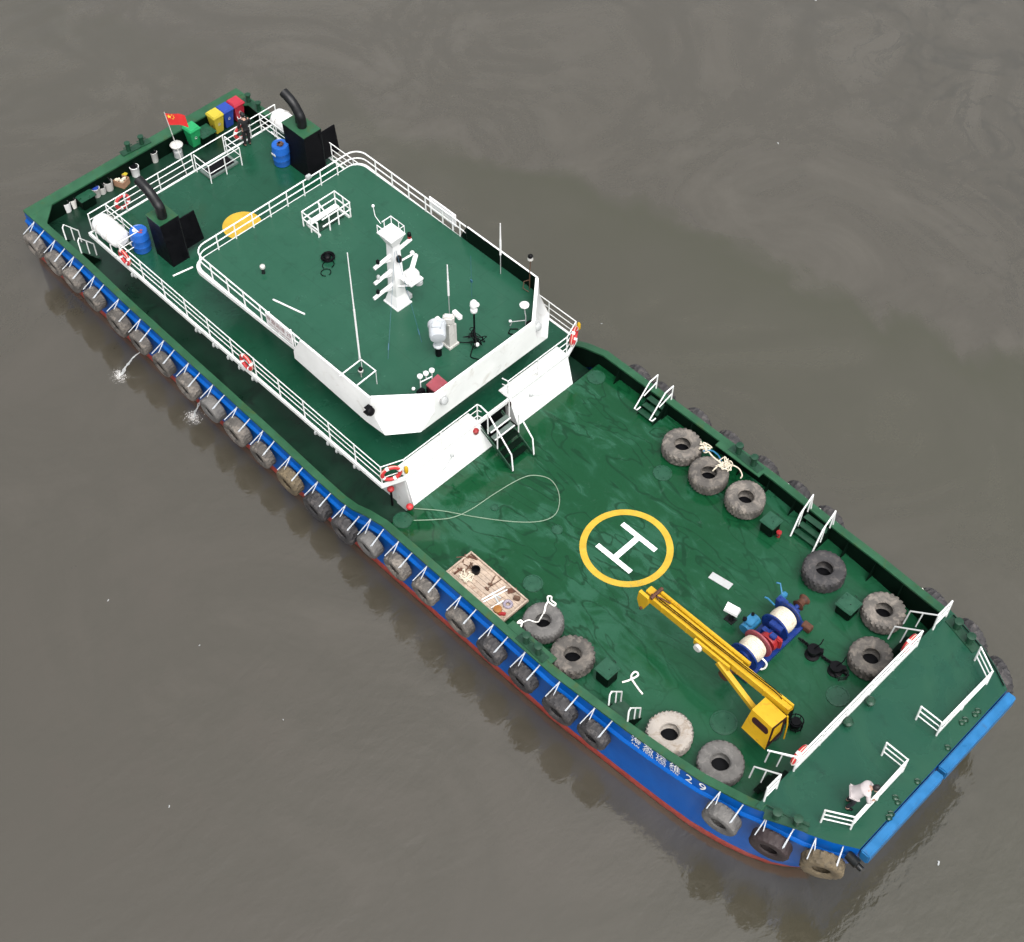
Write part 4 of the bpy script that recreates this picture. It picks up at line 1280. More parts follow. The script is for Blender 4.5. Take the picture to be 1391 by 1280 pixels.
m = MB(); m.cyl(V((-.85, .0, .9)), V((-.85, .0, .98)), .08, n=10); m.cyl(V((-.78, .35, .9)), V((-.78, .35, .97)), .06, n=10); split(m.build('cap', 'black', mt))
m = MB(); m.box((-.55, 1.62, .82), (.18, .5, .22), bevel=.03); m.tube([V((-.6, 1.7, .9)), V((-.85, 1.85, 1.15)), V((-.95, 1.75, 1.2))], .03, 6); m.tube([V((-.5, 1.15, .95)), V((-.75, 1.05, 1.2)), V((-.85, 1.0, 1.22))], .03, 6); split(m.build('brake_lever', 'light_blue', WN))
for y, s_ in ((1.95, 1), (-1.75, -1)):
    m = MB(); m.lathe([(.10, 0), (.22, .03), (.15, .12), (.14, .28), (.22, .38), (.21, .42)], 18, Matrix.Translation((0, y - .1 * s_, .66)) @ Matrix.Rotation(-PI / 2 * s_, 4, 'X')); m.build('warping_head', 'rust', WN)
m = MB(); m.tube(bez([(.42, -.55, .55), (.62, -.5, .35), (.62, -.62, .15), (.40, -.75, .12), (.25, -.7, .3)], 6), .035, 7); m.build('rope_end', 'rope_white', WN)
m = MB(); m.box((.62, 1.72, .16), (.36, .26, .24), bevel=.02); m.build('chain_block', 'rust', WN)

# anchor chain and stoppers
CH = thing('anchor_gear', 'black chain stopper and capstan on the deck between winch and platform tyres', 'anchor gear', (13.3, 1.7, 0))
m = MB(); a = G(1088, 868, .15) - V((13.3, 1.7, 0)); b = G(1150, 915, .15) - V((13.3, 1.7, 0))
nL = 26
for i in range(nL):
    t = i / (nL - 1); c = a.lerp(b, t); c.z = .10 + .03 * math.sin(t * 20); ang = math.atan2((b - a).y, (b - a).x)
    ring = [c + V((math.cos(ang) * .065 * math.cos(k * PI / 4) * 1.5 - (math.sin(ang) * .05 * math.sin(k * PI / 4) if i % 2 else 0), math.sin(ang) * .065 * math.cos(k * PI / 4) * 1.5 + (math.cos(ang) * .05 * math.sin(k * PI / 4) if i % 2 else 0), 0 if i % 2 else .05 * math.sin(k * PI / 4))) for k in range(8)]
    m.tube(ring, .018, 5, closed=True)
m.build('chain', 'black', CH)
for (u, v), hgt_ in (((1103, 890), .42), ((1134, 912), .34)):
    p = G(u, v, 0) - V((13.3, 1.7, 0)); p.z = 0
    m = MB(); m.lathe([(.26, 0), (.26, .05), (.15, .08), (.13, hgt_ - .12), (.22, hgt_ - .08), (.22, hgt_)], 16, Matrix.Translation(p)); m.box(p + V((.1, .1, hgt_ * .7)), (.4, .16, .14), rz=.6); m.tube([p + V((0, 0, hgt_)), p + V((.1, .2, hgt_ + .2)), p + V((.05, .4, hgt_ + .22))], .02, 5)
    m.build('chain_stopper', 'black', CH)
p = G(1142, 918, 0) - V((13.3, 1.7, 0)); m = MB(); m.tube(arc((p.x, p.y), .22, 0, 2 * PI, 14, .12)[:-1], .02, 6, closed=True); m.tube(arc((p.x, p.y), .22, 0, 2 * PI, 14, .24)[:-1], .02, 6, closed=True)
for k in range(5): m.cyl(V((p.x + .22 * math.cos(k * 1.257), p.y + .22 * math.sin(k * 1.257), 0)), V((p.x + .22 * math.cos(k * 1.257), p.y + .22 * math.sin(k * 1.257), .25)), .015, n=5)
m.build('chain_pipe', 'dark_steel', CH)
p = G(1080, 985, .1)
t = thing('cable_reel', 'small black reel standing behind the crane cab', 'cable reel', (p.x, p.y, 0))
m = MB()
for z in (.12, .42): m.tube([V((.24 * math.cos(k * PI / 8), .24 * math.sin(k * PI / 8), z)) for k in range(16)], .022, 6, closed=True)
for k in range(8): m.cyl(V((.24 * math.cos(k * PI / 4), .24 * math.sin(k * PI / 4), .0)), V((.24 * math.cos(k * PI / 4), .24 * math.sin(k * PI / 4), .42)), .014, n=5)
m.build('frame', 'black', t)
m = MB(); m.lathe([(.16, .05), (.19, .2), (.16, .38)], 16); m.build('cable', 'black', t)

p = G(992, 842, 0)
t = thing('control_pedestal', 'winch control stand with a white sloped hood in front of the winch', 'control stand', (p.x, p.y, 0))
m = MB(); m.box((0, 0, .02), (.36, .3, .04)); m.cyl(V((0, 0, 0)), V((0, 0, .62)), .07, n=10); m.box((.05, .08, .3), (.12, .16, .3)); m.build('post', 'dark_steel', t)
m = MB(); m.hull8([V((-.26, -.17, .6)), V((.26, -.17, .6)), V((.26, .17, .6)), V((-.26, .17, .6))], [V((-.24, -.15, .72)), V((.24, -.15, .72)), V((.24, .06, .88)), V((-.24, .06, .88))]); m.build('hood', 'white_clean', t, rz=.2)

pts = [G(968.2, 777.5, .01), G(996, 793.9, .01), G(989.5, 801.5, .01), G(962, 785, .01)]
m = MB(); m.hull8([V((q.x, q.y, .008)) for q in pts], [V((q.x, q.y, .035)) for q in pts])
tag(m.build('cover_plate', 'lightgrey'), 'pale grey rectangular plate lying on the green deck between circle and winch', 'plate')

# boarding steps ----------------------------------------------------------
def boarding_steps(xc, sy, lab, style=0, zd0=0.0, wid=.78, flip=1):
    yin = inn(xc) - .02
    t = thing('boarding_steps', lab, 'boarding steps', (xc, sy * yin, zd0), 0, 'white-railed boarding steps along the bulwarks')
    cap = zc(xc) - zd0
    s = -sy
    m_ = MB()
    for i, (u_, z_) in enumerate(((.16, cap - .16), (.40, cap * .5), (.62, cap * .22))):
        m_.box((0, s * u_, z_), (wid, .24, .03))
    split(m_.build('tread', 'bollard_green', t))
    m_ = MB()
    for k in (-1, 1):
        m_.hull8([V((k * wid / 2 - .012, s * .0, 0)), V((k * wid / 2 + .012, 0, 0)), V((k * wid / 2 + .012, s * .78, 0)), V((k * wid / 2 - .012, s * .78, 0))],
                 [V((k * wid / 2 - .012, 0, cap - .04)), V((k * wid / 2 + .012, 0, cap - .04)), V((k * wid / 2 + .012, s * .10, cap - .04)), V((k * wid / 2 - .012, s * .10, cap - .04))])
    split(m_.build('stringer', 'dark_green', t))
    for k in (-1, 1):
        x = k * wid / 2
        m_ = MB()
        if style == 0:
            m_.tube([V((x, -s * .24, cap + .02)), V((x, -s * .26, cap + .78)), V((x, s * .18, cap + .74)), V((x, s * .95, .52)), V((x, s * .80, .30)), V((x, s * .60, .30))], .028, 7)
            m_.tube([V((x, -s * .25, cap + .36)), V((x, s * .46, .55 + cap * .42))], .024, 6)
        elif style == 1:
            m_.tube([V((x, -s * .10, cap + .02)), V((x, -s * .02, cap + .92)), V((x, s * .55, cap + .35)), V((x, s * .88, .05))], .032, 7)
            m_.cyl(V((x, s * .42, cap + .45)), V((x, s * .50, .15 + cap * .2)), .026, n=6)
            m_.cyl(V((x, s * .02, cap + .86)), V((x, s * .08, cap)), .026, n=6)
        else:
            m_.tube([V((x, s * .0, cap + .02)), V((x, s * .0, cap + .70)), V((x, s * .08, cap + .82)), V((x, s * .62, cap + .12)), V((x, s * .62, cap - .52))], .030, 7)
            m_.cyl(V((x, s * .34, cap + .48)), V((x, s * .34, cap - .25)), .026, n=6)
        m_.build('handrail', 'white', t)


p = G(886, 552, .4); boarding_steps(p.x + .05, 1, 'white-railed boarding steps on the far bulwark nearest the bridge', 0)
p = G(1107, 715, .5); boarding_steps(p.x, 1, 'steep white-railed boarding steps on the far bulwark above the blackest tyre', 1, wid=1.0)
p = G(848, 962, .6); boarding_steps(p.x + .05, -1, 'white-railed boarding steps on the near bulwark beside the cream tyre', 2, wid=.84)
p = G(108, 336, .1); boarding_steps(p.x + .1, -1, 'white-railed boarding steps near the stern beside the raft canister', 2, zd0=-.55, wid=1.1)

# wooden tray -------------------------------------------------------------
zt = .36
c4 = [G(643, 748, zt), G(719.6, 812, zt), G(684, 842.8, zt), G(605.6, 777, zt)]
x0, x1 = 2.38, 5.24; y0, y1 = -5.46, -4.24
TR = thing('wooden_tray', 'wooden pallet tray of deck gear by the near bulwark', 'pallet', ((x0 + x1) / 2, (y0 + y1) / 2, 0))
lx, ly = (x1 - x0) / 2, (y1 - y0) / 2
m = MB(); n = 7
for i in range(n): m.box((0, -ly + (i + .5) * 2 * ly / n, .26), (2 * lx, 2 * ly / n - .012, .035))
m.build('planks', 'wood', TR)
m = MB()
m.box((0, ly - .02, .32), (2 * lx + .04, .05, .11)); m.box((0, -ly + .02, .32), (2 * lx + .04, .05, .11)); m.box((-lx + .02, 0, .32), (.06, 2 * ly - .06, .11)); m.box((lx - .02, 0, .32), (.06, 2 * ly - .06, .11))
m.build('rim', 'wood', TR)
m = MB()
for x in (-lx + .15, 0, lx - .15): m.box((x, 0, .12), (.12, 2 * ly, .22))
for x in (-.8, .8): m.box((x, ly * .8, .02), (.3, .1, .03))
split(m.build('bearer', 'brown', TR))
zz = .285
p = G(646.5, 775, zz + .1); m = MB(); m.lathe([(.14, 0), (.16, .20), (.13, .20), (.12, .03)], 18, Matrix.Translation((p.x, p.y, zz))); tag(m.build('pot', 'black'), 'black round pot standing on the wooden tray', 'pot')
p = G(676, 829, zz + .08); m = MB(); m.lathe([(.15, 0), (.15, .18), (.12, .19)], 16, Matrix.Translation((p.x, p.y, zz))); tag(m.build('can', 'orange'), 'orange can at the corner of the wooden tray', 'can')
p = G(682, 834, zz + .05); m = MB(); m.box((p.x, p.y, zz + .05), (.26, .12, .10), rz=.7, bevel=.02); tag(m.build('toolbox', 'red'), 'small red box beside the orange can on the tray', 'box')
p = G(690, 821, zz + .05); m = MB(); m.tube([V((p.x + .13 * math.cos(k * PI / 10), p.y + .13 * math.sin(k * PI / 10), zz + .06)) for k in range(20)], .055, 8, closed=True); tag(m.build('tape_roll', 'purple_grey'), 'lilac roll of tape on the wooden tray', 'roll')
for i, (a, b) in enumerate((((654, 815), (686, 797)), ((656, 818), (689, 801)), ((667, 826), (684, 816)))):
    p, q = G(*a, zz + .05), G(*b, zz + .05); m = MB(); m.cyl(V((p.x, p.y, zz + .045)), V((q.x, q.y, zz + .045)), .028, n=8)
    tag(m.build('white_pipe', 'rope_white'), ['white pipe across the tray, the one nearer the black pot', 'white pipe across the tray, the one nearer the orange can', 'short white pipe next to the orange can'][i], 'pipe', 'white pipes on the wooden tray')
m = MB()
rg = random.Random(3)
p = G(634, 783, zz + .05)
for k in range(4): m.tube(bez([(p.x + rg.uniform(-.3, .3), p.y + rg.uniform(-.25, .25), zz + .03 + .02 * k) for _ in range(6)], 5), .022, 6)
tag(m.build('rope_coil', 'rope_cream'), 'tangled pale rope on the tray beside the black pot', 'rope')
m = MB(); p = G(630, 766, zz + .03)
for k in range(6):
    a = rg.uniform(0, 3.1); c = V((p.x + rg.uniform(-.25, .25), p.y + rg.uniform(-.15, .2), zz + .03 + .012 * k)); d = V((math.cos(a), math.sin(a), 0)) * rg.uniform(.1, .22)
    m.tube([c - d, c + d * .4, c + d + V((.05, -.04, 0))], .022, 6)
tag(m.build('shackle_chain', 'brown'), 'rusty shackles and chain in the corner of the tray', 'chain')
for i, (a, b) in enumerate((((661.5, 800), (684, 785)), ((666, 794), (673, 782)))):
    p, q = G(*a, zz + .03), G(*b, zz + .03); m = MB(); m.cyl(V((p.x, p.y, zz + .03)), V((q.x, q.y, zz + .03)), .018, n=6); d = (q - p).normalized(); m.box((p.x, p.y, zz + .035), (.16, .07, .06), rz=math.atan2(d.y, d.x) + PI / 2)
    tag(m.build('hammer', 'brown'), ['long-handled hammer lying on the tray', 'short-handled hammer lying on the tray'][i], 'hammer', 'hammers on the wooden tray')
m = MB(); p = G(694, 801, zz + .03); m.box((p.x, p.y, zz + .02), (.42, .1, .04), rz=.9); m.box((p.x + .1, p.y - .05, zz + .05), (.3, .08, .03), rz=1.1); tag(m.build('rusty_bracket', 'rust'), 'red-brown steel bracket near the corner of the tray', 'bracket')
m = MB(); p = G(665, 808, zz + .02)
m.box((p.x, p.y, zz + .012), (.42, .07, .03), rz=.3)
tag(m.build('wood_offcut', 'wood'), 'loose wooden offcut lying across the middle of the tray', 'offcut')
for (u, v), l_, a_, mt_, lab_ in (((640, 757), .5, .4, 'rust', 'rusty iron bar lying along the aft edge of the tray'), ((622, 776), .35, 1.5, 'rust', 'short rusty iron bar near the near corner of the tray'), ((673, 812), .5, -.3, 'lightgrey', 'grey steel strip beside the white pipes on the tray')):
    p = G(u, v, zz + .03); m = MB(); m.box((p.x, p.y, zz + .03), (l_, .06, .05), rz=a_); m.cyl(V((p.x - .1, p.y + .08, zz + .03)), V((p.x + .15, p.y + .12, zz + .03)), .03, n=7)
    tag(m.build('metal_bar', mt_), lab_, 'metal bar', 'metal bars on the wooden tray')
p = G(702, 813, zz + .05); m = MB(); m.box((p.x, p.y, zz + .06), (.24, .18, .12), rz=.5, bevel=.03); tag(m.build('block', 'brown'), 'brown block at the far corner of the tray', 'block')

# ropes on tyres, hose, ribbon ----------------------------------------------
m = MB()
T7 = [o for o in bpy.data.objects if o.name.startswith('loose_fender') and 'tied with' in o.get('label', '')][0].location
P_ = lambda dx, dy, z: V((T7.x + dx, T7.y + dy, z * .56 + .02))
m.tube(bez([P_(-.36, .60, 1.16), P_(-.30, .42, 1.20), P_(-.20, .28, 1.17), P_(-.18, .20, .95)], 5), .035, 7)
m.tube(bez([P_(-.22, .26, .9), P_(-.18, .05, .7), P_(-.1, -.15, .85), P_(-.12, -.30, 1.12), P_(-.3, -.42, 1.2), P_(-.38, -.62, 1.16)], 5), .022, 6)
m.tube(bez([P_(-.36, .60, 1.17), P_(-.5, .72, 1.2), P_(-.42, .82, 1.16), P_(-.3, .70, 1.2), P_(-.12, .72, 1.18), P_(-.1, .62, 1.17), P_(-.36, .58, 1.22)], 5), .03, 7)
m.tube(bez([P_(-.38, -.62, 1.17), P_(-.48, -.62, 1.2), P_(-.5, -.75, 1.12), P_(-.36, -.68, 1.2), P_(-.3, -.85, 1.05)], 5), .032, 7)
tag(m.build('tie_rope', 'rope_white'), 'white rope knotted over the grey ribbed tyre', 'rope')
m = MB(); rg = random.Random(8)
q0 = G(958, 608, .66); q1 = G(985, 632, .70)
for c, k_, rr_ in ((q0, 5, .22), (q1, 7, .26)):
    for _ in range(k_):
        m.tube(bez([(c.x + rg.uniform(-rr_, rr_), c.y + rg.uniform(-rr_, rr_), c.z + rg.uniform(-.06, .12)) for _ in range(5)], 5), .02, 6)
m.tube(bez([G(990, 630, .70), G(1003, 636, .62), G(1008, 645, .62), G(1006, 650, .64)], 6), .025, 6)
m.tube(bez([G(982, 628, .70), G(972, 636, .66), G(968, 640, .55)], 6), .025, 6)
m.tube(bez([G(952, 600, .55), G(957, 612, .68), G(960, 606, .66)], 6), .03, 6)
m.tube(bez([q0, G(970, 622, .66), q1], 6), .03, 6)
tag(m.build('rope_tangle', 'rope_cream'), 'tangle of cream rope draped between the tyres by the far bulwark', 'rope')
m = MB(); m.tube(bez([G(955, 613, .68), G(966, 612, .69), G(975, 618, .68), G(980, 626, .70)], 5), .03, 6); tag(m.build('blue_rope', 'light_blue'), 'short blue rope lying through the cream rope tangle', 'rope')
m = MB(); m.tube(bez([G(u, v, .022) for u, v in ((563, 691), (600, 694), (650, 703), (700, 709), (735, 708), (754, 699), (760, 682), (757, 664), (745, 650), (722, 646), (700, 654), (670, 672), (640, 692), (615, 703), (590, 706), (562, 707))], 8), .018, 6)
tag(m.build('hose', 'hose'), 'thin pale green hose looped on the foredeck by the bridge front', 'hose')
m = MB(); pts = bez([G(u, v, .03) for u, v in ((845, 927), (852, 925), (859, 922), (866, 918), (866, 914), (862, 913), (858, 917), (858, 922), (863, 930), (868, 937), (873, 943))], 6)
m.tube(pts, .035, 6); tag(m.build('rope_loop', 'rope_white'), 'short white rope twisted in a loop on the deck by the near steps', 'rope')
for i, ((u, v), lab) in enumerate((((1057, 729), 'small red hydrant valve at the foot of the green hatch box'),)):
    p = G(u, v, 0); t = thing('hydrant', lab, 'hydrant', (p.x, p.y, 0)); m = MB(); m.lathe([(.07, 0), (.06, .2), (.10, .22), (.10, .28)], 12); m.build('body', 'red', t); m = MB(); m.cyl(V((0, -.14, .18)), V((0, .14, .18)), .05, n=8); m.build('outlet', 'maroon', t)
for (u, v), h_, lab in (((533, 686), .95, 'red-headed standpipe with a black stem by the corner of the bridge front'), ((557, 693), .16, 'low red standpipe at the bottom corner of the bridge front')):
    p = G(u, v, -.72 if h_ > .5 else .0); z0 = p.z
    t = thing('standpipe', lab, 'standpipe', (p.x, p.y, z0)); m = MB(); m.cyl(V((0, 0, 0)), V((0, 0, h_)), .045, n=8); m.build('stem', 'black', t); m = MB(); m.sphere((0, 0, h_ + .05), .14, 12, (1, 1, .8)); m.build('head', 'buoy_red', t)

# ================================================================== lifebuoys
def lifebuoy(p, nrm, lab, r=.30, lamp=False):
    t = thing('lifebuoy', lab, 'lifebuoy', p, 0, 'lifebuoys hung on the railings')
    q = V(nrm).normalized().to_track_quat('Z', 'Y').to_matrix().to_4x4()
    m_ = MB(); m_.tube([q @ V((r * math.cos(k * PI / 12), r * math.sin(k * PI / 12), 0)) for k in range(24)], .075, 10, closed=True); m_.build('ring', 'buoy_red', t)
    m_ = MB()
    for k in range(4):
        a = k * PI / 2 + .4; m_.tube([q @ V((r * math.cos(a + d), r * math.sin(a + d), 0)) for d in (-.16, 0, .16)], .080, 10)
    m_.build('white_band', 'white_clean', t)
    m_ = MB(); m_.tube([q @ V(((r + .08 + .02 * math.cos(4 * k * PI / 10)) * math.cos(k * PI / 10), (r + .08) * math.sin(k * PI / 10), .02)) for k in range(20)], .012, 5, closed=True); m_.build('grab_line', 'rope_cream', t)
    if lamp:
        m_ = MB(); off = q @ V((r + .22, .0, .02)); m_.lathe([(.06, -.16), (.08, -.1), (.08, .12), (.04, .2)], 10, Matrix.Translation(off)); m_.build('smoke_float', 'yellow', t)


lifebuoy((-8.95, -5.08, 2.0), (0, -1, .0), 'red and white lifebuoy halfway along the near bridge railing')
lifebuoy((-19.46, -3.2, 1.95), (-1, 0, 0), 'red and white lifebuoy on the stern railing by the near raft canister')
lifebuoy((-19.46, 3.0, 1.95), (-1, 0, 0), 'red and white lifebuoy on the stern railing behind the standing person')
lifebuoy((-16.75, -5.04, 1.95), (0, -1, 0), 'red and white lifebuoy on the near railing below the funnel')
lifebuoy((-1.24, -4.68, 1.95), (.9, -.45, 0), 'red and white lifebuoy on the chamfered near corner of the bridge railing', .33, True)
lifebuoy((-1.24, 4.68, 1.95), (.9, .45, 0), 'red and white lifebuoy on the far front corner of the bridge railing', .33, True)
lifebuoy((15.96, -3.05, 2.12), (1, 0, 0), 'red lifebuoy behind the bow platform rail next to the crane cab', .32)
lifebuoy((15.96, 2.65, 2.12), (1, 0, 0), 'red lifebuoy behind the bow platform rail by the far tyres', .32)

# ================================================================== rafts, barrels, bins, pails
for sy, lab in ((-1, 'white life raft canister on the near stern corner of the boat deck'), (1, 'white life raft canister on the far stern corner behind the funnel')):
    t = thing('life_raft', lab, 'life raft', (-18.25, sy * 4.62, Z2), 0, 'white life raft canisters')
    m = MB(); Mx = Matrix.Translation((0, 0, .72)) @ Matrix.Rotation(PI / 2, 4, 'Y')
    prof = [(.05, -.82), (.30, -.80), (.40, -.70), (.43, -.5), (.43, -.04), (.445, -.03), (.445, .03), (.43, .04), (.43, .5), (.40, .70), (.30, .80), (.05, .82)]
    m.lathe(prof, 28, Mx); m.build('canister', 'white_clean', t)
    m = MB()
    for x in (-.5, .5):
        m.tube([V((x, .40, 0)), V((x, .42, .55)), V((x, 0, .28)), V((x, -.42, .55)), V((x, -.40, 0))], .035, 6)
    for y in (-.4, .4): m.cyl(V((-.75, y, .1)), V((.75, y, .1)), .035, n=6)
    m.build('cradle', 'white', t)
    m = MB()
    for x in (-.35, .35): m.tube([V((x, .455 * math.cos(k * PI / 10), .72 + .455 * math.sin(k * PI / 10))) for k in range(11)], .02, 5)
    m.build('lashing', 'offwhite', t)
for (u, v, lab) in ((194, 338, 'blue plastic barrel beside the near funnel'), (384, 221, 'blue plastic barrel beside the far funnel with a dark bung')):
    p = G(u, v, Z2)
    t = thing('barrel', lab, 'barrel', (p.x, p.y, Z2), 0, 'blue barrels by the funnels'); t.scale = (1.22, 1.22, 1.12)
    m = MB(); m.lathe([(.26, 0), (.30, .03), (.31, .28), (.317, .30), (.31, .32), (.31, .58), (.317, .60), (.31, .62), (.30, .86), (.29, .90), (.27, .88), (.05, .875)], 24); m.build('drum', 'barrel_blue', t)
    m = MB()
    if u > 300:
        for k in range(5): m.box((.04 * math.cos(k * 1.3), .04 * math.sin(k * 1.3), .93), (.2, .05, .06), rz=k * .7)
        m.build('rag', 'brown', t)
        m = MB(); m.box((.0, -.325, .6), (.22, .01, .08)); m.build('label', 'white_clean', t)
    else:
        m.cyl(V((-.1, -.08, .87)), V((-.1, -.08, .91)), .07, n=10); m.build('bung', 'rope_white', t)
        m = MB(); m.cyl(V((.05, .08, .87)), V((.05, .08, .90)), .05, n=8); m.build('bung', 'pink_red', t)
        m = MB(); m.box((.1, .0, .885), (.16, .05, .012), rz=.6); m.build('rag', 'pink_red', t)


def wheelie_bin(u, v, mat_, lab):
    p = G(u, v, -.5)
    t = thing('wheelie_bin', lab, 'bin', (min(max(p.x, -22.75), -22.5), p.y, -.5), 0, 'wheeled bins along the stern')
    m_ = MB(); m_.hull8(sq(0, 0, .20, .19, .06), sq(0, 0, .28, .27, .96)); m_.box((0, 0, .95), (.62, .60, .05), bevel=.01); m_.build('bin_body', mat_, t)
    m_ = MB(); m_.hull8(sq(0, 0, .31, .30, .98), sq(0, 0, .26, .25, 1.07)); m_.build('lid', mat_, t)
    for s_ in (-1, 1):
        m_ = MB(); m_.cyl(V((-.24, s_ * .20, .10)), V((-.24, s_ * .26, .10)), .10, n=12); m_.build('wheel', 'black', t)
    m_ = MB(); m_.cyl(V((-.33, -.24, .96)), V((-.33, .24, .96)), .02, n=6); m_.build('handle', mat_, t)
    m_ = MB(); a0 = [V((.255, .09 * math.cos(a), .55 + .09 * math.sin(a))) for a in (PI / 2, PI / 2 + 2.09, PI / 2 + 4.19)]
    for k in range(3): m_.tube([a0[k].lerp(a0[(k + 1) % 3], .15), a0[k].lerp(a0[(k + 1) % 3], .8)], .012, 5)
    m_.build('recycling_mark', 'lightgrey', t)


wheelie_bin(261, 194, 'bin_green', 'bright green wheeled bin beside the flag'); wheelie_bin(293, 176, 'bin_yellow', 'yellow wheeled bin between the hatch box and the blue bin')
wheelie_bin(306, 168, 'bin_blue', 'blue wheeled bin between the yellow and red bins'); wheelie_bin(321, 160, 'bin_red', 'red wheeled bin at the far end of the stern row')


def pail(u, v, z, r, h, mat_, lab, lidm=None, name='pail', grp='pails on the stern deck', handle=True):
    p = G(u, v, z); t = thing(name, lab, name.replace('_', ' '), (p.x, p.y, z), 0, grp); t.scale = (1.2, 1.2, 1.15)
    m_ = MB(); m_.lathe([(r * .85, 0), (r, h), (r * .92, h), (r * .8, h * .25)] if not lidm else [(r * .85, 0), (r, h), (r * 1.04, h + .01), (.02, h + .02)], 18); m_.build('bucket', mat_, t)
    if lidm: m_ = MB(); m_.lathe([(r * .9, h + .022), (r * .8, h + .04), (.02, h + .045)], 16); m_.build('contents', lidm, t)
    if handle: m_ = MB(); m_.tube([V((r * math.cos(a), .25 * r, h + r * .9 * math.sin(a))) for a in [PI * k / 8 for k in range(9)]], .008, 5); m_.build('handle', 'dark_steel', t)


zs_ = -.5
pail(92, 286, zs_, .17, .42, 'white_clean', 'white pail nearest the stern corner'); pail(100, 281, zs_, .16, .40, 'rope_white', 'white pail just inboard of its twin')
pail(132, 266, zs_, .16, .38, 'offwhite', 'paint pail with a dark blue top next to the green hatch box', 'bin_blue')
pail(140, 262, zs_, .14, .32, 'offwhite', 'small grey pail between two larger paint pails'); pail(149, 257, zs_, .17, .40, 'offwhite', 'open white pail with a wire handle beside the cardboard box')
pail(185, 238, zs_, .17, .42, 'white_clean', 'white pail with a black rim standing apart past the cardboard box', 'black')
pail(211, 219, zs_, .14, .45, 'offwhite', 'dirty beige canister with a dark mouth by the stern bulwark', 'black')
p = G(165, 250, zs_)
t = thing('cardboard_box', 'open cardboard box of odds and ends on the stern deck', 'box', (p.x, p.y, zs_), .35)
m = MB()
for c, d in (((0, -.22, .16), (.62, .03, .32)), ((0, .22, .16), (.62, .03, .32)), ((-.30, 0, .16), (.03, .41, .32)), ((.30, 0, .16), (.03, .41, .32)), ((0, 0, .02), (.58, .40, .03))): m.box(c, d)
m.build('carton', 'cardboard', t)
m = MB(); rg = random.Random(4)
for k in range(7): m.box((rg.uniform(-.22, .22), rg.uniform(-.14, .14), .25 + rg.uniform(0, .1)), (rg.uniform(.08, .2), rg.uniform(.06, .14), .1), rz=rg.uniform(0, 3), bevel=.01)
m.build('oddments', 'rope_cream', t)
m = MB(); m.box((-.1, .30, .34), (.5, .16, .04), rz=.1); m.build('flap', 'bin_yellow', t)
p = G(243, 212, zs_)
t = thing('mushroom_vent', 'white mushroom vent on a thick stem beside the green bin', 'vent', (p.x, p.y, zs_))
m = MB(); m.lathe([(.20, 0), (.20, .32), (.13, .38), (.13, .62)], 16); m.build('stem', 'lightgrey', t)
m = MB(); m.lathe([(.10, .58), (.28, .60), (.29, .66), (.20, .74), (.03, .78)], 20); m.build('cap', 'offwhite', t)
m = MB(); p = G(345, 210, zs_)
pail(329, 168, zs_, .15, .35, 'white_clean', 'white pail half hidden behind the stern rail below the red bin', None)

# flag ---------------------------------------------------------------------
fb = G(254, 238, Z2); ft = G(220, 151, 5.05)
t = thing('flag', 'red flag with yellow stars on a thin pole at the stern rail', 'flag', fb)
m = MB(); tip = V((-.72, .0, 2.95)); m.cyl(V((0, 0, 0)), tip, .022, n=6, r1=.014); m.build('pole', 'offwhite', t)
m = MB(); nU, nV = 14, 8
FWD, FH = .80, .54
hx = V((.50, .66, -.10)).normalized()


def flagpt(u_, v_):
    base = tip * (1 - .02) + (-tip.normalized()) * (FH * v_)
    s_ = u_ * FWD
    side = hx.cross(tip.normalized()).normalized()
    return base + hx * s_ + side * (.06 * math.sin(u_ * 6.5 + v_ * 1.2) * u_ ** .5) + V((0, 0, -.10 * u_ * u_))


gr = [[m.bm.verts.new(flagpt(i / nU, j / nV)) for j in range(nV + 1)] for i in range(nU + 1)]
for i in range(nU):
    for j in range(nV): m.bm.faces.new((gr[i][j], gr[i + 1][j], gr[i + 1][j + 1], gr[i][j + 1]))
cl = m.build('cloth', 'flag_red', t, sharp=180)


def star(mb, u0, v0, r_, rot, off):
    P = []
    for k in range(10):
        a = rot + k * PI / 5; q_ = r_ * (1 if k % 2 == 0 else .40)
        P.append((u0 + q_ * math.sin(a) / FWD, v0 - q_ * math.cos(a) / FH))
    for side_ in (1, -1):
        n_ = hx.cross(tip.normalized()).normalized() * off * side_
        cpt = mb.bm.verts.new(flagpt(u0, v0) + n_)
        vs = [mb.bm.verts.new(flagpt(a, b) + n_) for a, b in P]
        for k in range(10): mb.bm.faces.new((cpt, vs[k], vs[(k + 1) % 10]))


m = MB(); star(m, .17, .25, .105, 0, .006)
for a, b, r0 in ((.33, .10, .4), (.40, .20, .8), (.40, .34, .1), (.33, .44, .6)): star(m, a, b, .036, r0, .006)
m.build('stars', 'star_yellow', t, sharp=180)

# ================================================================== gear on the bridge roof
def whip(u, v, zb_, h, r, lab, thin=0.0):
    p = G(u, v, zb_); t = thing('whip_antenna', lab, 'antenna', (p.x, p.y, zb_), 0, 'whip antennas on the bridge roof')
    m_ = MB(); m_.cyl(V((0, 0, 0)), V((0, 0, thin)), .016, n=6) if thin else m_.lathe([(.05, 0), (.05, .12), (.025, .16)], 8); m_.build('mount', 'lightgrey', t)
    m_ = MB(); m_.cyl(V((0, 0, thin or .12)), V((0, 0, (thin or .12) + (h - (thin or .12)) * .48)), r, n=6); m_.cyl(V((0, 0, (thin or .12) + (h - (thin or .12)) * .48)), V((0, 0, h)), r * .8, n=6, r1=r * .5); m_.build('whip', 'white_clean', t)


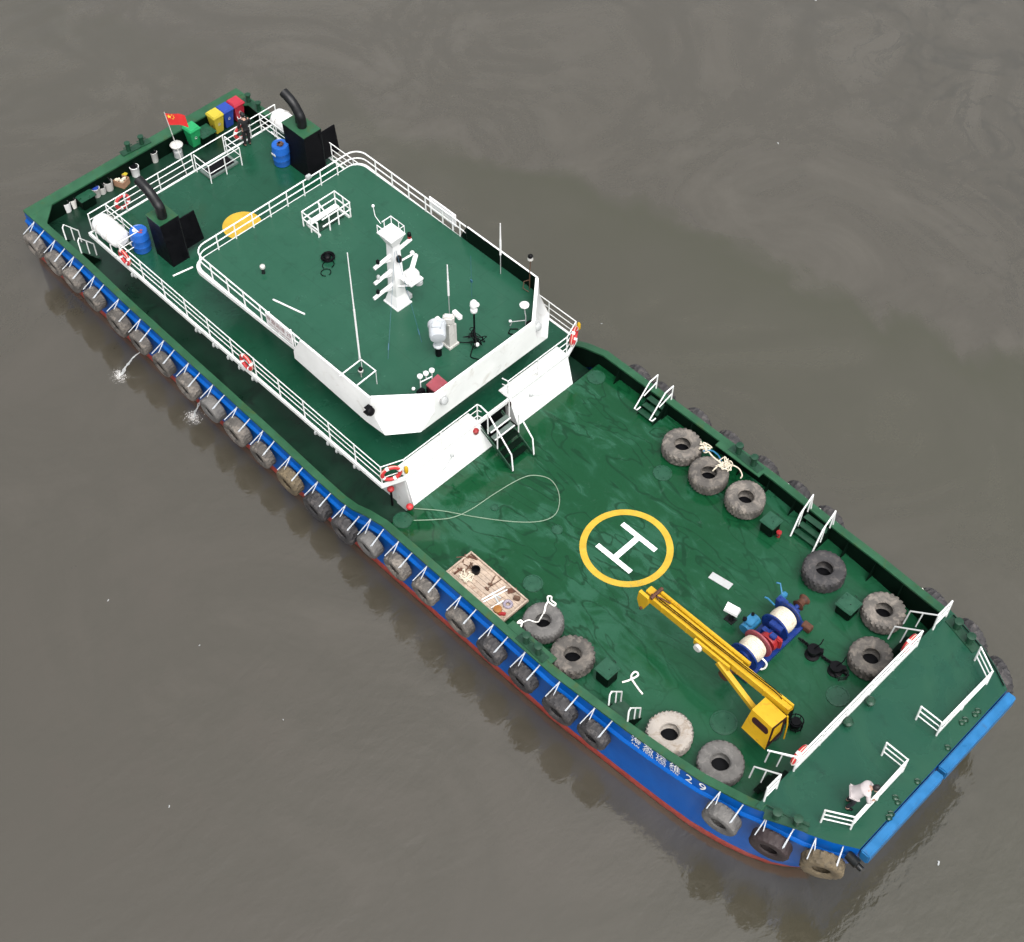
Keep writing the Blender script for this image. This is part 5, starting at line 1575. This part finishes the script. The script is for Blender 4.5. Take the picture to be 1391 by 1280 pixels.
whip(489, 489, 4.4, 5.3, .036, 'tall white whip antenna rising from the white pipe frame')
whip(611, 436, ZR, 2.9, .042, 'short white whip antenna on a thin stem behind the searchlights', 1.35)
whip(680, 372, ZR, 2.6, .042, 'white whip antenna by the far wind screen', 1.0)
t = thing('pipe_frame', 'rectangular white pipe frame projecting inside the near wind screen', 'pipe frame', (-4.6, -3.4, ZR))
m = MB(); z_ = .72
fr = [G(461, 511, ZR + z_), G(490.4, 488.5, ZR + z_), G(510.3, 503.8, ZR + z_), G(482, 526, ZR + z_)]
m.tube([p - V((-4.6, -3.4, ZR)) for p in fr], .03, 6)
for p in fr[1:3]: m.cyl(p - V((-4.6, -3.4, ZR)), V((p.x + 4.6, p.y + 3.4, 0)), .014, n=5)
m.build('frame', 'white_clean', t)
p = G(491, 512, ZR)
t = thing('dome_light', 'small black-topped dome light inside the white pipe frame', 'light', (p.x, p.y, ZR)); m = MB(); m.cyl(V((0, 0, 0)), V((0, 0, .3)), .02, n=6); m.lathe([(.09, .3), (.10, .36), (.05, .38)], 12); m.build('base', 'offwhite', t); m = MB(); m.sphere((0, 0, .43), .085, 10); m.build('dome', 'black', t)
# searchlights
p = G(596, 482, ZR)
t = thing('searchlight', 'big grey searchlight on a black post', 'searchlight', (p.x, p.y, ZR))
m = MB(); m.cyl(V((0, 0, 0)), V((0, 0, .50)), .12, n=14); m.build('post', 'black', t)
m = MB(); m.lathe([(.18, .48), (.19, .54), (.13, .60), (.13, .86)], 16); m.box((0, 0, .90), (.34, .34, .12), bevel=.03); m.build('mount', 'grey_white', t)
m = MB(); Mx = Matrix.Translation((0, 0, 1.28)) @ Matrix.Rotation(R(140), 4, 'Z') @ Matrix.Rotation(R(82), 4, 'Y')
m.lathe([(.10, -.36), (.27, -.33), (.31, -.22), (.31, .20), (.34, .22), (.34, .32), (.30, .33)], 22, Mx); m.box((0, .0, 1.60), (.34, .28, .08), rz=.6, bevel=.02); m.build('lamp_housing', 'grey_white', t)
m = MB(); m.lathe([(.02, .325), (.295, .328), (.295, .336)], 20, Mx); m.build('glass', 'window_glass', t)
p = G(611, 467, ZR)
t = thing('camera_pedestal', 'white twin-headed camera pedestal behind the grey searchlight', 'camera pedestal', (p.x, p.y, ZR))
m = MB(); m.box((0, 0, .05), (.52, .48, .10), bevel=.01); m.hull8(sq(0, 0, .20, .18, .10), sq(0, 0, .14, .13, 1.15)); m.box((.14, .14, .62), (.10, .10, .9)); m.build('column', 'offwhite', t)
m = MB(); m.box((0, 0, 1.32), (.42, .30, .34), rz=.7, bevel=.06); m.build('head', 'offwhite', t)
for s_, dz in ((-1, -.12), (1, .12)):
    m = MB(); m.box((.26 * s_ * .7, .26 * s_, 1.36 + dz), (.44, .17, .18), rz=-.1, bevel=.03); m.build('camera', 'white_clean', t)
p = G(645, 468, ZR)
t = thing('sensor_post', 'white-topped sensor on a black post wrapped in black cable', 'sensor', (p.x, p.y, ZR))
m = MB(); m.cyl(V((0, 0, 0)), V((0, 0, 1.75)), .035, n=8); m.build('post', 'black', t)
m = MB(); m.lathe([(.10, 1.72), (.13, 1.76), (.13, 1.86), (.07, 1.90), (.10, 1.95), (.15, 2.05), (.13, 2.22), (.06, 2.30)], 14); m.sphere((.1, .06, 2.12), .10, 8); m.build('sensor_head', 'white_clean', t)
m = MB(); rg = random.Random(6)
for k in range(7): m.tube(bez([(.05 * math.cos(a), .05 * math.sin(a), 0) for a in (0,)] + [(rg.uniform(-.45, .35), rg.uniform(-.35, .35), rg.uniform(.02, .7)) for _ in range(4)] + [(0, 0, rg.uniform(.3, 1.1))], 5), .016, 5)
m.tube(bez([(0, 0, .1), (.3, -.5, .03), (.5, -.5, .03), (.75, -.35, .03)], 5), .02, 5); m.tube(bez([(0, 0, .1), (-.4, -.3, .03), (-.9, -.6, .03), (-1.15, -.5, .03)], 5), .02, 5)
m.build('cable', 'black', t)
p = G(648, 467, ZR + .3); m = MB(); m.sphere(V((p.x, p.y, ZR + .25)) - V(t.location), .09, 8); m.build('small_dome', 'white_clean', t)
p = G(714, 444, ZR)
t = thing('antenna_dome', 'white dome antenna on a bent stalk by the far front corner of the roof', 'antenna', (p.x, p.y, ZR))
m = MB(); m.tube([V((0, 0, 0)), V((0, 0, .55)), V((-.06, .02, .7)), V((-.08, .0, 1.05))], .02, 6); m.tube([V((0, 0, .35)), V((-.25, -.45, .42)), V((-.30, -.5, .2))], .018, 6); m.build('stalk', 'lightgrey', t)
m = MB(); m.lathe([(.05, 1.03), (.17, 1.06), (.18, 1.12), (.10, 1.2), (.02, 1.22)], 16, Matrix.Translation((-.08, 0, 0))); m.build('dome', 'white_clean', t); m = MB(); m.sphere((-.30, -.5, .45), .06, 8); m.build('dome', 'white_clean', t)
m = MB(); m.box((.15, .1, .12), (.3, .2, .24), bevel=.02); m.tube([V((-.1, -.3, .03)), V((-.3, -.5, .03)), V((-.2, -.7, .03)), V((.05, -.6, .03))], .025, 5); m.build('junction_box', 'black', t)
p = G(578, 522, ZR)
t = thing('receiver_bar', 'three small white domes on a bracket beside the red box', 'antenna bar', (p.x, p.y, ZR))
ends = [G(571, 519.5, ZR + .45), G(587, 511.5, ZR + .45)]; e0, e1 = [q - V((p.x, p.y, ZR)) for q in ends]
m = MB(); m.tube([e0, e1], .025, 6); m.cyl(V((e0.x, e0.y, 0)), e0, .022, n=6); m.cyl(V((e1.x, e1.y, 0)), e1, .022, n=6); m.build('bracket', 'white_clean', t)
for k in range(3):
    q = e0.lerp(e1, k / 2); m = MB(); m.cyl(q, q + V((0, 0, .28)), .016, n=6); m.lathe([(.04, .26), (.10, .29), (.10, .36), (.03, .40)], 12, Matrix.Translation(q)); m.build('dome', 'white_clean', t)
p = G(565, 537, ZR); t = thing('small_speaker', 'small dark speaker cluster with a white knob beside the red box', 'speaker', (p.x, p.y, ZR))
m = MB(); m.box((.1, .15, .12), (.2, .3, .24), bevel=.03); m.cyl(V((.3, .3, 0)), V((.3, .3, .35)), .05, n=8); m.build('body', 'black', t); m = MB(); m.sphere((-.05, -.05, .35), .07, 8); m.build('knob', 'white_clean', t)
cq = [G(594.5, 509, ZR + .55), G(609, 521, ZR + .55), G(592, 534, ZR + .55), G(579, 523, ZR + .55)]
c_ = sum(cq, V()) / 4
t = thing('red_box', 'faded red equipment box against the front wind screen', 'box', (c_.x, c_.y, ZR))
m = MB(); m.hull8([V((q.x - c_.x, q.y - c_.y, .02)) for q in cq], [V((q.x - c_.x, q.y - c_.y, .52)) for q in cq]); m.build('chest', 'maroon', t)
m = MB(); m.hull8([V(((q.x - c_.x) * 1.05, (q.y - c_.y) * 1.05, .52)) for q in cq], [V(((q.x - c_.x) * 1.02, (q.y - c_.y) * 1.02, .57)) for q in cq]); m.build('lid', 'pink_red', t)
p = G(445, 351, ZR)
m = MB(); rg = random.Random(9)
for k in range(7): m.tube([V((p.x + (.20 + .02 * k % .08) * math.cos(a) + .01 * k, p.y + (.20 + .02 * k % .08) * math.sin(a), ZR + .03 + .022 * k)) for a in [2 * PI * i / 20 for i in range(20)]], .022, 6, closed=True)
m.tube([V((p.x + .3 + .2 * math.cos(a), p.y - .22 + .24 * math.sin(a), ZR + .025)) for a in [2 * PI * i / 18 for i in range(15)]], .018, 5)
m.tube([V((p.x + .55 + .18 * math.cos(a), p.y - .55 + .2 * math.sin(a), ZR + .025)) for a in [2 * PI * i / 18 for i in range(17)]], .018, 5)
m.sphere((p.x, p.y, ZR + .08), .15, 10, (1, 1, .6))
tag(m.build('cable_coil', 'black'), 'coil of black cable on the bridge roof', 'cable')
a, b = G(371, 407, ZR + .03), G(414, 427, ZR + .03)
m = MB(); m.cyl(a, b, .035, n=8); tag(m.build('loose_pole', 'white_clean'), 'white pole lying loose on the bridge roof', 'pole')
p = G(358, 371, ZR); t = thing('roof_light', 'small white-topped lamp on a dark stub, alone on the near half of the roof', 'lamp', (p.x, p.y, ZR)); m = MB(); m.lathe([(.08, 0), (.06, .04), (.06, .26)], 12); m.build('stub', 'dark_steel', t); m = MB(); m.lathe([(.09, .26), (.11, .30), (.10, .38), (.04, .42)], 12); m.build('lamp', 'offwhite', t)
p = G(411, 273, ZR + .05); m = MB()
t = thing('deck_floodlight', 'small floodlight clamped on the aft roof railing', 'lamp', (-12.82, 1.55, ZR + .74)); m = MB(); m.box((0, 0, .12), (.16, .22, .16), bevel=.02); m.cyl(V((0, 0, -.04)), V((0, 0, .06)), .03, n=6); m.build('housing', 'lightgrey', t); m = MB(); m.box((-.09, 0, .12), (.02, .18, .12)); m.build('glass', 'black', t)
p = G(719, 392, ZR)
t = thing('navigation_light', 'black-topped light on a thin stalk above the far wind screen', 'light', (-3.0, 4.02, ZR)); m = MB(); m.tube([V((0, 0, 0)), V((0, 0, 1.0)), V((0, .02, 1.55))], .02, 6); m.tube([V((0, 0, .5)), V((-.2, -.1, .35)), V((-.15, -.2, .1)), V((.1, -.15, .05))], .018, 5); m.build('stalk', 'brown', t); m = MB(); m.lathe([(.06, 1.53), (.11, 1.56), (.10, 1.64)], 12, Matrix.Translation((0, .02, 0))); m.build('base', 'offwhite', t); m = MB(); m.sphere((0, .02, 1.72), .10, 10); m.build('lens', 'black', t)

# ================================================================== people
def skin_mesh(joints, bones, subs=2):
    """one continuous limb-tree surface grown round a skeleton; joints: name -> (co, (rx, ry))"""
    names = list(joints); idx = {n_: i for i, n_ in enumerate(names)}
    me = bpy.data.meshes.new('skel')
    me.from_pydata([joints[n_][0] for n_ in names], [(idx[a_], idx[b_]) for a_, b_ in bones], [])
    ob = bpy.data.objects.new('skel', me); COL.objects.link(ob)
    sk = ob.modifiers.new('skin', 'SKIN'); sk.use_smooth_shade = True
    sv = me.skin_vertices[0].data if len(me.skin_vertices) else None
    for i, n_ in enumerate(names): sv[i].radius = joints[n_][1]
    sv[0].use_root = True
    ss = ob.modifiers.new('sub', 'SUBSURF'); ss.levels = subs; ss.render_levels = subs
    dg = bpy.context.evaluated_depsgraph_get(); dg.update()
    out = bpy.data.meshes.new_from_object(ob.evaluated_get(dg))
    bpy.data.objects.remove(ob); bpy.data.meshes.remove(me)
    out.materials.clear()
    return out


def add_skin_layer(name, mat_, joints, bones, parent):
    ob = bpy.data.meshes.new('tmp')
    # the skin modifier needs its vertex layer: make it with a throw-away bmesh
    return None


def skel_mesh(joints, bones, subs=2):
    names = list(joints); idx = {n_: i for i, n_ in enumerate(names)}
    bm = bmesh.new(); lay = bm.verts.layers.skin.verify()
    vs = []
    for n_ in names:
        v_ = bm.verts.new(joints[n_][0]); r_ = joints[n_][1]
        v_[lay].radius = (r_, r_) if isinstance(r_, float) else r_
        vs.append(v_)
    vs[0][lay].use_root = True
    for a_, b_ in bones: bm.edges.new((vs[idx[a_]], vs[idx[b_]]))
    me = bpy.data.meshes.new('skel'); bm.to_mesh(me); bm.free()
    ob = bpy.data.objects.new('skel', me); COL.objects.link(ob)
    sk = ob.modifiers.new('skin', 'SKIN'); sk.use_smooth_shade = True
    ss = ob.modifiers.new('sub', 'SUBSURF'); ss.levels = subs; ss.render_levels = subs
    dg = bpy.context.evaluated_depsgraph_get(); dg.update()
    out = bpy.data.meshes.new_from_object(ob.evaluated_get(dg))
    bpy.data.objects.remove(ob); bpy.data.meshes.remove(me)
    out.materials.clear()
    return out


def person(name_lab, loc, rz, J, top_mat, leg_mat, bulk=1.0):
    """J: joint positions (local): pelvis waist chest neck head_c(with facing dir) shoulders elbows wrists hips knees ankles toes"""
    t = thing('person', name_lab, 'person', loc, rz)
    j = {}
    B = []
    R_ = dict(pelvis=(.15, .11), waist=(.135, .10), chest=(.165, .115), neck=.055, skull=.075)
    for k_ in ('pelvis', 'waist', 'chest', 'neck', 'skull'): j[k_] = (V(J[k_]), R_[k_])
    B += [('pelvis', 'waist'), ('waist', 'chest'), ('chest', 'neck'), ('neck', 'skull')]
    for s_ in 'LR':
        for k_, r_ in (('sho', .070), ('elb', .046), ('wri', .030)): j[k_ + s_] = (V(J[k_ + s_]), r_)
        B += [('chest', 'sho' + s_), ('sho' + s_, 'elb' + s_), ('elb' + s_, 'wri' + s_)]
        for k_, r_ in (('hip', .095), ('kne', .062), ('ank', .042), ('toe', .036)): j[k_ + s_] = (V(J[k_ + s_]), r_)
        B += [('pelvis', 'hip' + s_), ('hip' + s_, 'kne' + s_), ('kne' + s_, 'ank' + s_), ('ank' + s_, 'toe' + s_)]
        w_ = V(J['wri' + s_]); e_ = V(J['elb' + s_]); d_ = (w_ - e_).normalized(); side = d_.cross(V((0, 0, 1)))
        side = side.normalized() if side.length > .1 else V((0, 1, 0)); dn = side.cross(d_).normalized()
        j['palm' + s_] = (w_ + d_ * .06, (.036, .022)); B.append(('wri' + s_, 'palm' + s_))
        for f in range(4):
            o_ = (f - 1.5) * .021; Lf = (.075, .085, .08, .062)[f]
            j[f'fa{f}{s_}'] = (w_ + d_ * .10 + side * o_, .0095); j[f'fb{f}{s_}'] = (w_ + d_ * (.10 + Lf * .55) + side * o_ * 1.1 - dn * .012, .0085); j[f'fc{f}{s_}'] = (w_ + d_ * (.10 + Lf * .9) + side * o_ * 1.1 - dn * .035, .007)
            B += [('palm' + s_, f'fa{f}{s_}'), (f'fa{f}{s_}', f'fb{f}{s_}'), (f'fb{f}{s_}', f'fc{f}{s_}')]
        j['ta' + s_] = (w_ + d_ * .055 + side * .042, .010); j['tb' + s_] = (w_ + d_ * .095 + side * .062 - dn * .012, .008)
        B += [('palm' + s_, 'ta' + s_), ('ta' + s_, 'tb' + s_)]
    me = skel_mesh(j, B)
    bm = bmesh.new(); bm.from_mesh(me); bpy.data.meshes.remove(me)
    H = V(J['head']); fdir = V(J['face']).normalized(); upd = V(J['headup']).normalized(); sd_ = upd.cross(fdir).normalized(); upd = fdir.cross(sd_).normalized()
    HM = Matrix((fdir, sd_, upd)).transposed().to_4x4(); HM.translation = H
    tmp = MB(); tmp.bm.free(); tmp.bm = bm
    tmp.sphere((0, 0, 0), .105, 16, (1.0, .80, 1.16), HM) if False else bmesh.ops.create_uvsphere(bm, u_segments=18, v_segments=12, radius=.105, matrix=HM @ Matrix.Diagonal((.98, .78, 1.14, 1)))
    bmesh.ops.create_uvsphere(bm, u_segments=12, v_segments=8, radius=.062, matrix=HM @ Matrix.Translation((.035, 0, -.075)) @ Matrix.Diagonal((1, .9, .8, 1)))
    bmesh.ops.create_cone(bm, cap_ends=True, segments=8, radius1=.022, radius2=.008, depth=.05, matrix=HM @ Matrix.Translation((.108, 0, -.015)) @ Matrix.Rotation(R(-20), 4, 'Y'))
    for s_ in (-1, 1):
        bmesh.ops.create_uvsphere(bm, u_segments=8, v_segments=6, radius=.028, matrix=HM @ Matrix.Translation((-.005, s_ * .082, -.01)) @ Matrix.Diagonal((.8, .35, 1.1, 1)))
    bmesh.ops.create_uvsphere(bm, u_segments=8, v_segments=6, radius=.022, matrix=HM @ Matrix.Translation((.09, 0, -.062)) @ Matrix.Diagonal((.5, 1.1, .35, 1)))
    me = bpy.data.meshes.new('body'); bm.to_mesh(me); bm.free(); me.shade_smooth(); me.materials.append(MATS['skin'])
    o = bpy.data.objects.new('body', me); COL.objects.link(o); o.parent = t
    m_ = MB()
    for s_ in (-1, 1): bmesh.ops.create_uvsphere(m_.bm, u_segments=8, v_segments=6, radius=.011, matrix=HM @ Matrix.Translation((.094, s_ * .033, .012)))
    m_.build('eyes', 'black', t)
    m_ = MB(); bmesh.ops.create_uvsphere(m_.bm, u_segments=20, v_segments=14, radius=.115, matrix=HM @ Matrix.Translation((-.014, 0, .016)) @ Matrix.Diagonal((1.0, .83, 1.12, 1)))
    inv = HM.inverted(); dele = [v_ for v_ in m_.bm.verts if (inv @ v_.co).x > .055 and (inv @ v_.co).z < .07 or (inv @ v_.co).z < -.075]
    bmesh.ops.delete(m_.bm, geom=dele, context='VERTS')
    for v_ in m_.bm.verts: v_.co += (v_.co - H).normalized() * random.uniform(-.004, .006)
    m_.build('hair', 'hair', t, sharp=180)
    # clothes: slightly fuller surfaces over the same joints
    cj = {k_: (j[k_][0], j[k_][1]) for k_ in ('waist', 'chest', 'shoL', 'shoR', 'elbL', 'elbR', 'pelvis')}
    cj['chest'] = (cj['chest'][0], (.19 * bulk, .145 * bulk)); cj['waist'] = (cj['waist'][0], (.165 * bulk, .135 * bulk)); cj['pelvis'] = (cj['pelvis'][0].lerp(cj['waist'][0], .25), (.175 * bulk, .14 * bulk))
    cj['col'] = (V(J['chest']).lerp(V(J['neck']), .75), .075)
    for s_ in 'LR':
        cj['sho' + s_] = (j['sho' + s_][0], .090); cj['elb' + s_] = (j['elb' + s_][0], .066); cj['cuf' + s_] = (V(J['elb' + s_]).lerp(V(J['wri' + s_]), .92), .048)
    cb = [('waist', 'chest'), ('chest', 'col'), ('waist', 'pelvis')] + [(a_ + s_, b_ + s_) for s_ in 'LR' for a_, b_ in (('sho', 'elb'), ('elb', 'cuf'))] + [('chest', 'sho' + s_) for s_ in 'LR']
    order = ['waist'] + [k_ for k_ in cj if k_ != 'waist']
    me = skel_mesh({k_: cj[k_] for k_ in order}, cb); me.name = 'shirt'; me.shade_smooth(); me.materials.append(MATS[top_mat])
    o = bpy.data.objects.new('shirt', me); COL.objects.link(o); o.parent = t
    lj = {'pelvis': (j['pelvis'][0], (.165, .125)), 'belt': (V(J['pelvis']).lerp(V(J['waist']), .5), (.15, .118))}
    lb = [('pelvis', 'belt')]
    for s_ in 'LR':
        lj['hip' + s_] = (j['hip' + s_][0], .112); lj['kne' + s_] = (j['kne' + s_][0], .080); lj['hem' + s_] = (V(J['kne' + s_]).lerp(V(J['ank' + s_]), .93), .062)
        lb += [('pelvis', 'hip' + s_), ('hip' + s_, 'kne' + s_), ('kne' + s_, 'hem' + s_)]
    me = skel_mesh(lj, lb); me.name = 'trousers'; me.shade_smooth(); me.materials.append(MATS[leg_mat])
    o = bpy.data.objects.new('trousers', me); COL.objects.link(o); o.parent = t
    for s_ in 'LR':
        a_, b_ = V(J['ank' + s_]), V(J['toe' + s_]); d_ = (b_ - a_); d_.z = 0; d_.normalize()
        m_ = MB(); c = (a_ + b_) / 2; base_z = min(a_.z, b_.z) - .04
        Mx = Matrix.Translation(V((c.x, c.y, base_z + .045)) + d_ * .02) @ Matrix.Rotation(math.atan2(d_.y, d_.x), 4, 'Z') @ Matrix.Diagonal((1.55, .62, .55, 1))
        bmesh.ops.create_uvsphere(m_.bm, u_segments=12, v_segments=8, radius=.085, matrix=Mx); m_.build('shoe', 'black', t)
    return t


# standing figure on the boat deck, seen from behind, looking out over the stern (local +x = facing)
J1 = dict(pelvis=(0, 0, .93), waist=(0, 0, 1.10), chest=(.0, 0, 1.34), neck=(.03, 0, 1.50), skull=(.05, 0, 1.57), head=(.06, 0, 1.62), face=(1, .15, -.12), headup=(.1, 0, 1),
          shoL=(.0, .20, 1.41), shoR=(.0, -.20, 1.41), elbL=(.0, .27, 1.13), elbR=(.05, -.27, 1.13), wriL=(.16, .24, .93), wriR=(.20, -.22, .96),
          hipL=(0, .09, .90), hipR=(0, -.09, .90), kneL=(.02, .10, .50), kneR=(.04, -.10, .50), ankL=(-.02, .10, .08), ankR=(.0, -.11, .08), toeL=(.16, .12, .04), toeR=(.17, -.13, .04))
p = G(337, 198, Z2)
person('person in dark clothes standing at the stern railing of the boat deck', (p.x, p.y, Z2), R(165), J1, 'dark_cloth', 'dark_cloth')
# bent figure in a pale shirt leaning on the bow guard rail (local +x = facing the rail)
J2 = dict(pelvis=(-.04, 0, .84), waist=(.06, 0, 1.0), chest=(.27, .02, 1.20), neck=(.42, .03, 1.27), skull=(.48, .03, 1.29), head=(.54, .03, 1.30), face=(.75, 0, -.66), headup=(.66, 0, .75),
          shoL=(.32, .23, 1.18), shoR=(.32, -.21, 1.16), elbL=(.42, .34, .98), elbR=(.38, -.33, .95), wriL=(.56, .22, .90), wriR=(.50, -.20, .88),
          hipL=(-.04, .10, .82), hipR=(-.04, -.10, .82), kneL=(.06, .12, .46), kneR=(.02, -.13, .46), ankL=(-.14, .13, .08), ankR=(-.16, -.14, .08), toeL=(.03, .15, .04), toeR=(.01, -.16, .04))
p = G(1165, 1102, 1.505); p.x = min(p.x, 18.02)
person('person in a pale shirt and dark trousers bending over the bow guard rail', (p.x, p.y, 1.505), R(38), J2, 'pale_cloth', 'navy_cloth', 1.36)

# ================================================================== water jets and drifting bits
def splash(pt, r_, src, lab):
    t = thing('water_outlet', lab, 'water jet', (pt.x, pt.y, ZW))
    m_ = MB(); rg_ = random.Random(int(pt.x * 10))
    a0 = V(src) - V((pt.x, pt.y, ZW))
    for k_ in range(4):
        pts_ = []
        for i in range(13):
            s_ = i / 12; q_ = a0.lerp(V((rg_.uniform(-.05, .05), rg_.uniform(-.05, .05), 0)), s_); q_.z = a0.z * (1 - s_ ** 1.7); q_ += V((rg_.uniform(-.05, .05), rg_.uniform(-.05, .05), 0)); pts_.append(q_)
        m_.tube(pts_, .010, 5, r1=.018)
    m_.build('jet', 'lightgrey', t)
    m_ = MB(); ring = [m_.bm.verts.new((r_ * 1.7 * math.cos(2 * PI * i / 40), r_ * 1.15 * math.sin(2 * PI * i / 40), .012)) for i in range(40)]
    m_.bm.faces.new(ring)
    o_ = m_.build('foam', 'foam_sheet', t); o_['kind'] = 'stuff'
    m_ = MB()
    for _ in range(160):
        a = rg_.uniform(0, 6.28); d = r_ * abs(rg_.gauss(0, .38)); x, y = d * math.cos(a) * 1.25, d * math.sin(a) * .8; s_ = rg_.uniform(.004, .014)
        m_.sphere((x, y, rg_.uniform(.0, .12)), s_, 5)
    o_ = m_.build('droplets', 'foam', t); o_['kind'] = 'stuff'


fm, fnt, fb_ = nmat('foam_sheet')
oc = objco(fnt)
fn1 = noise(fnt, 7.0, 8, .75, .8, oc); ln = N(fnt, 'ShaderNodeVectorMath', operation='LENGTH'); fnt.links.new(oc, ln.inputs[0])
dd_ = math_(fnt, 'MULTIPLY_ADD', ln.outputs['Value'], -.58); fnt.links.new(fn1.outputs['Fac'], dd_.node.inputs[2])
al = ramp(fnt, dd_, [(.30, 0.0), (.50, .8)])
fb_.inputs['Base Color'].default_value = (.36, .35, .33, 1); fb_.inputs['Roughness'].default_value = .7
fnt.links.new(al.outputs['Color'], fb_.inputs['Alpha'])
pz = G(163, 511, ZW); splash(pz, .36, (pz.x + .15, -(hw(pz.x) + .1), -1.55), 'thin jet of water splashing beside the hull, nearer the stern')
pz = G(263, 567, ZW); splash(pz, .50, (pz.x + .1, -(hw(pz.x) + .1), -1.6), 'foaming water outlet beside the hull, nearer the bow')
DB = [((1057, 195), .12, 'white scrap floating in open water beyond the far side'), ((147, 816), .09, 'white speck floating in the open water off the near side, by itself'), ((1275, 1173), .16, 'pale slat of wood floating off the bow'), ((230, 1096), .09, 'white speck floating in the water near the bottom edge'), ((271, 877), .07, 'tiny white scrap beside a dark patch in the near water'), ((1108, 1), .10, 'white scrap floating at the top edge of the water'), ((817, 440), .07, 'white speck floating just beyond the bridge'), ((385, 978), .06, 'pale twig drifting in the near water')]
for (u, v), s_, lab in DB:
    p = G(u, v, ZW); m = MB(); rg = random.Random(u)
    s_ *= .45
    m.box((0, 0, .01), (s_ * 2.2, s_ * .7, .03), rz=.0, bevel=.008); m.box((s_ * .6, s_ * .3, .018), (s_ * .9, s_ * .4, .02), rz=.7)
    tag(m.build('driftwood' if 'wood' in lab or 'twig' in lab else 'floating_scrap', 'lightgrey', None, (p.x, p.y, ZW), rg.uniform(0, 3)), lab, 'driftwood' if 'wood' in lab or 'twig' in lab else 'scrap', 'scraps floating on the river')

# ------------------------------------------------------------------ light
SUN_EL, SUN_AZ = R(62), R(-24)   # direction the light comes from
wd_ = bpy.data.worlds.new('World'); SC.world = wd_; wd_.use_nodes = True
nt = wd_.node_tree; bg = nt.nodes['Background']
sky = nt.nodes.new('ShaderNodeTexSky'); sky.sky_type = 'NISHITA'; sky.sun_disc = False
sky.sun_elevation = SUN_EL
sky.sun_rotation = PI / 2 - SUN_AZ
sky.air_density = 1.0; sky.dust_density = 6.0; sky.ozone_density = 1.0
hs = nt.nodes.new('ShaderNodeHueSaturation'); hs.inputs['Saturation'].default_value = .22
nt.links.new(sky.outputs[0], hs.inputs['Color']); nt.links.new(hs.outputs[0], bg.inputs['Color'])
bg.inputs['Strength'].default_value = .12
sd = bpy.data.lights.new('sun', 'SUN'); sd.energy = 1.4; sd.angle = R(60); sd.color = (1, .975, .94)
so = bpy.data.objects.new('sun', sd); COL.objects.link(so)
dirv = V((math.cos(SUN_EL) * math.cos(SUN_AZ), math.cos(SUN_EL) * math.sin(SUN_AZ), math.sin(SUN_EL)))
so.rotation_euler = dirv.to_track_quat('Z', 'Y').to_euler()
so.location = dirv * 80
SC.view_settings.view_transform = 'Standard'; SC.view_settings.look = 'None'
SC.view_settings.exposure = 1.0; SC.view_settings.gamma = 1.0
SC.render.engine = 'CYCLES'
SC.cycles.use_denoising = True
SC.cycles.max_bounces = 6
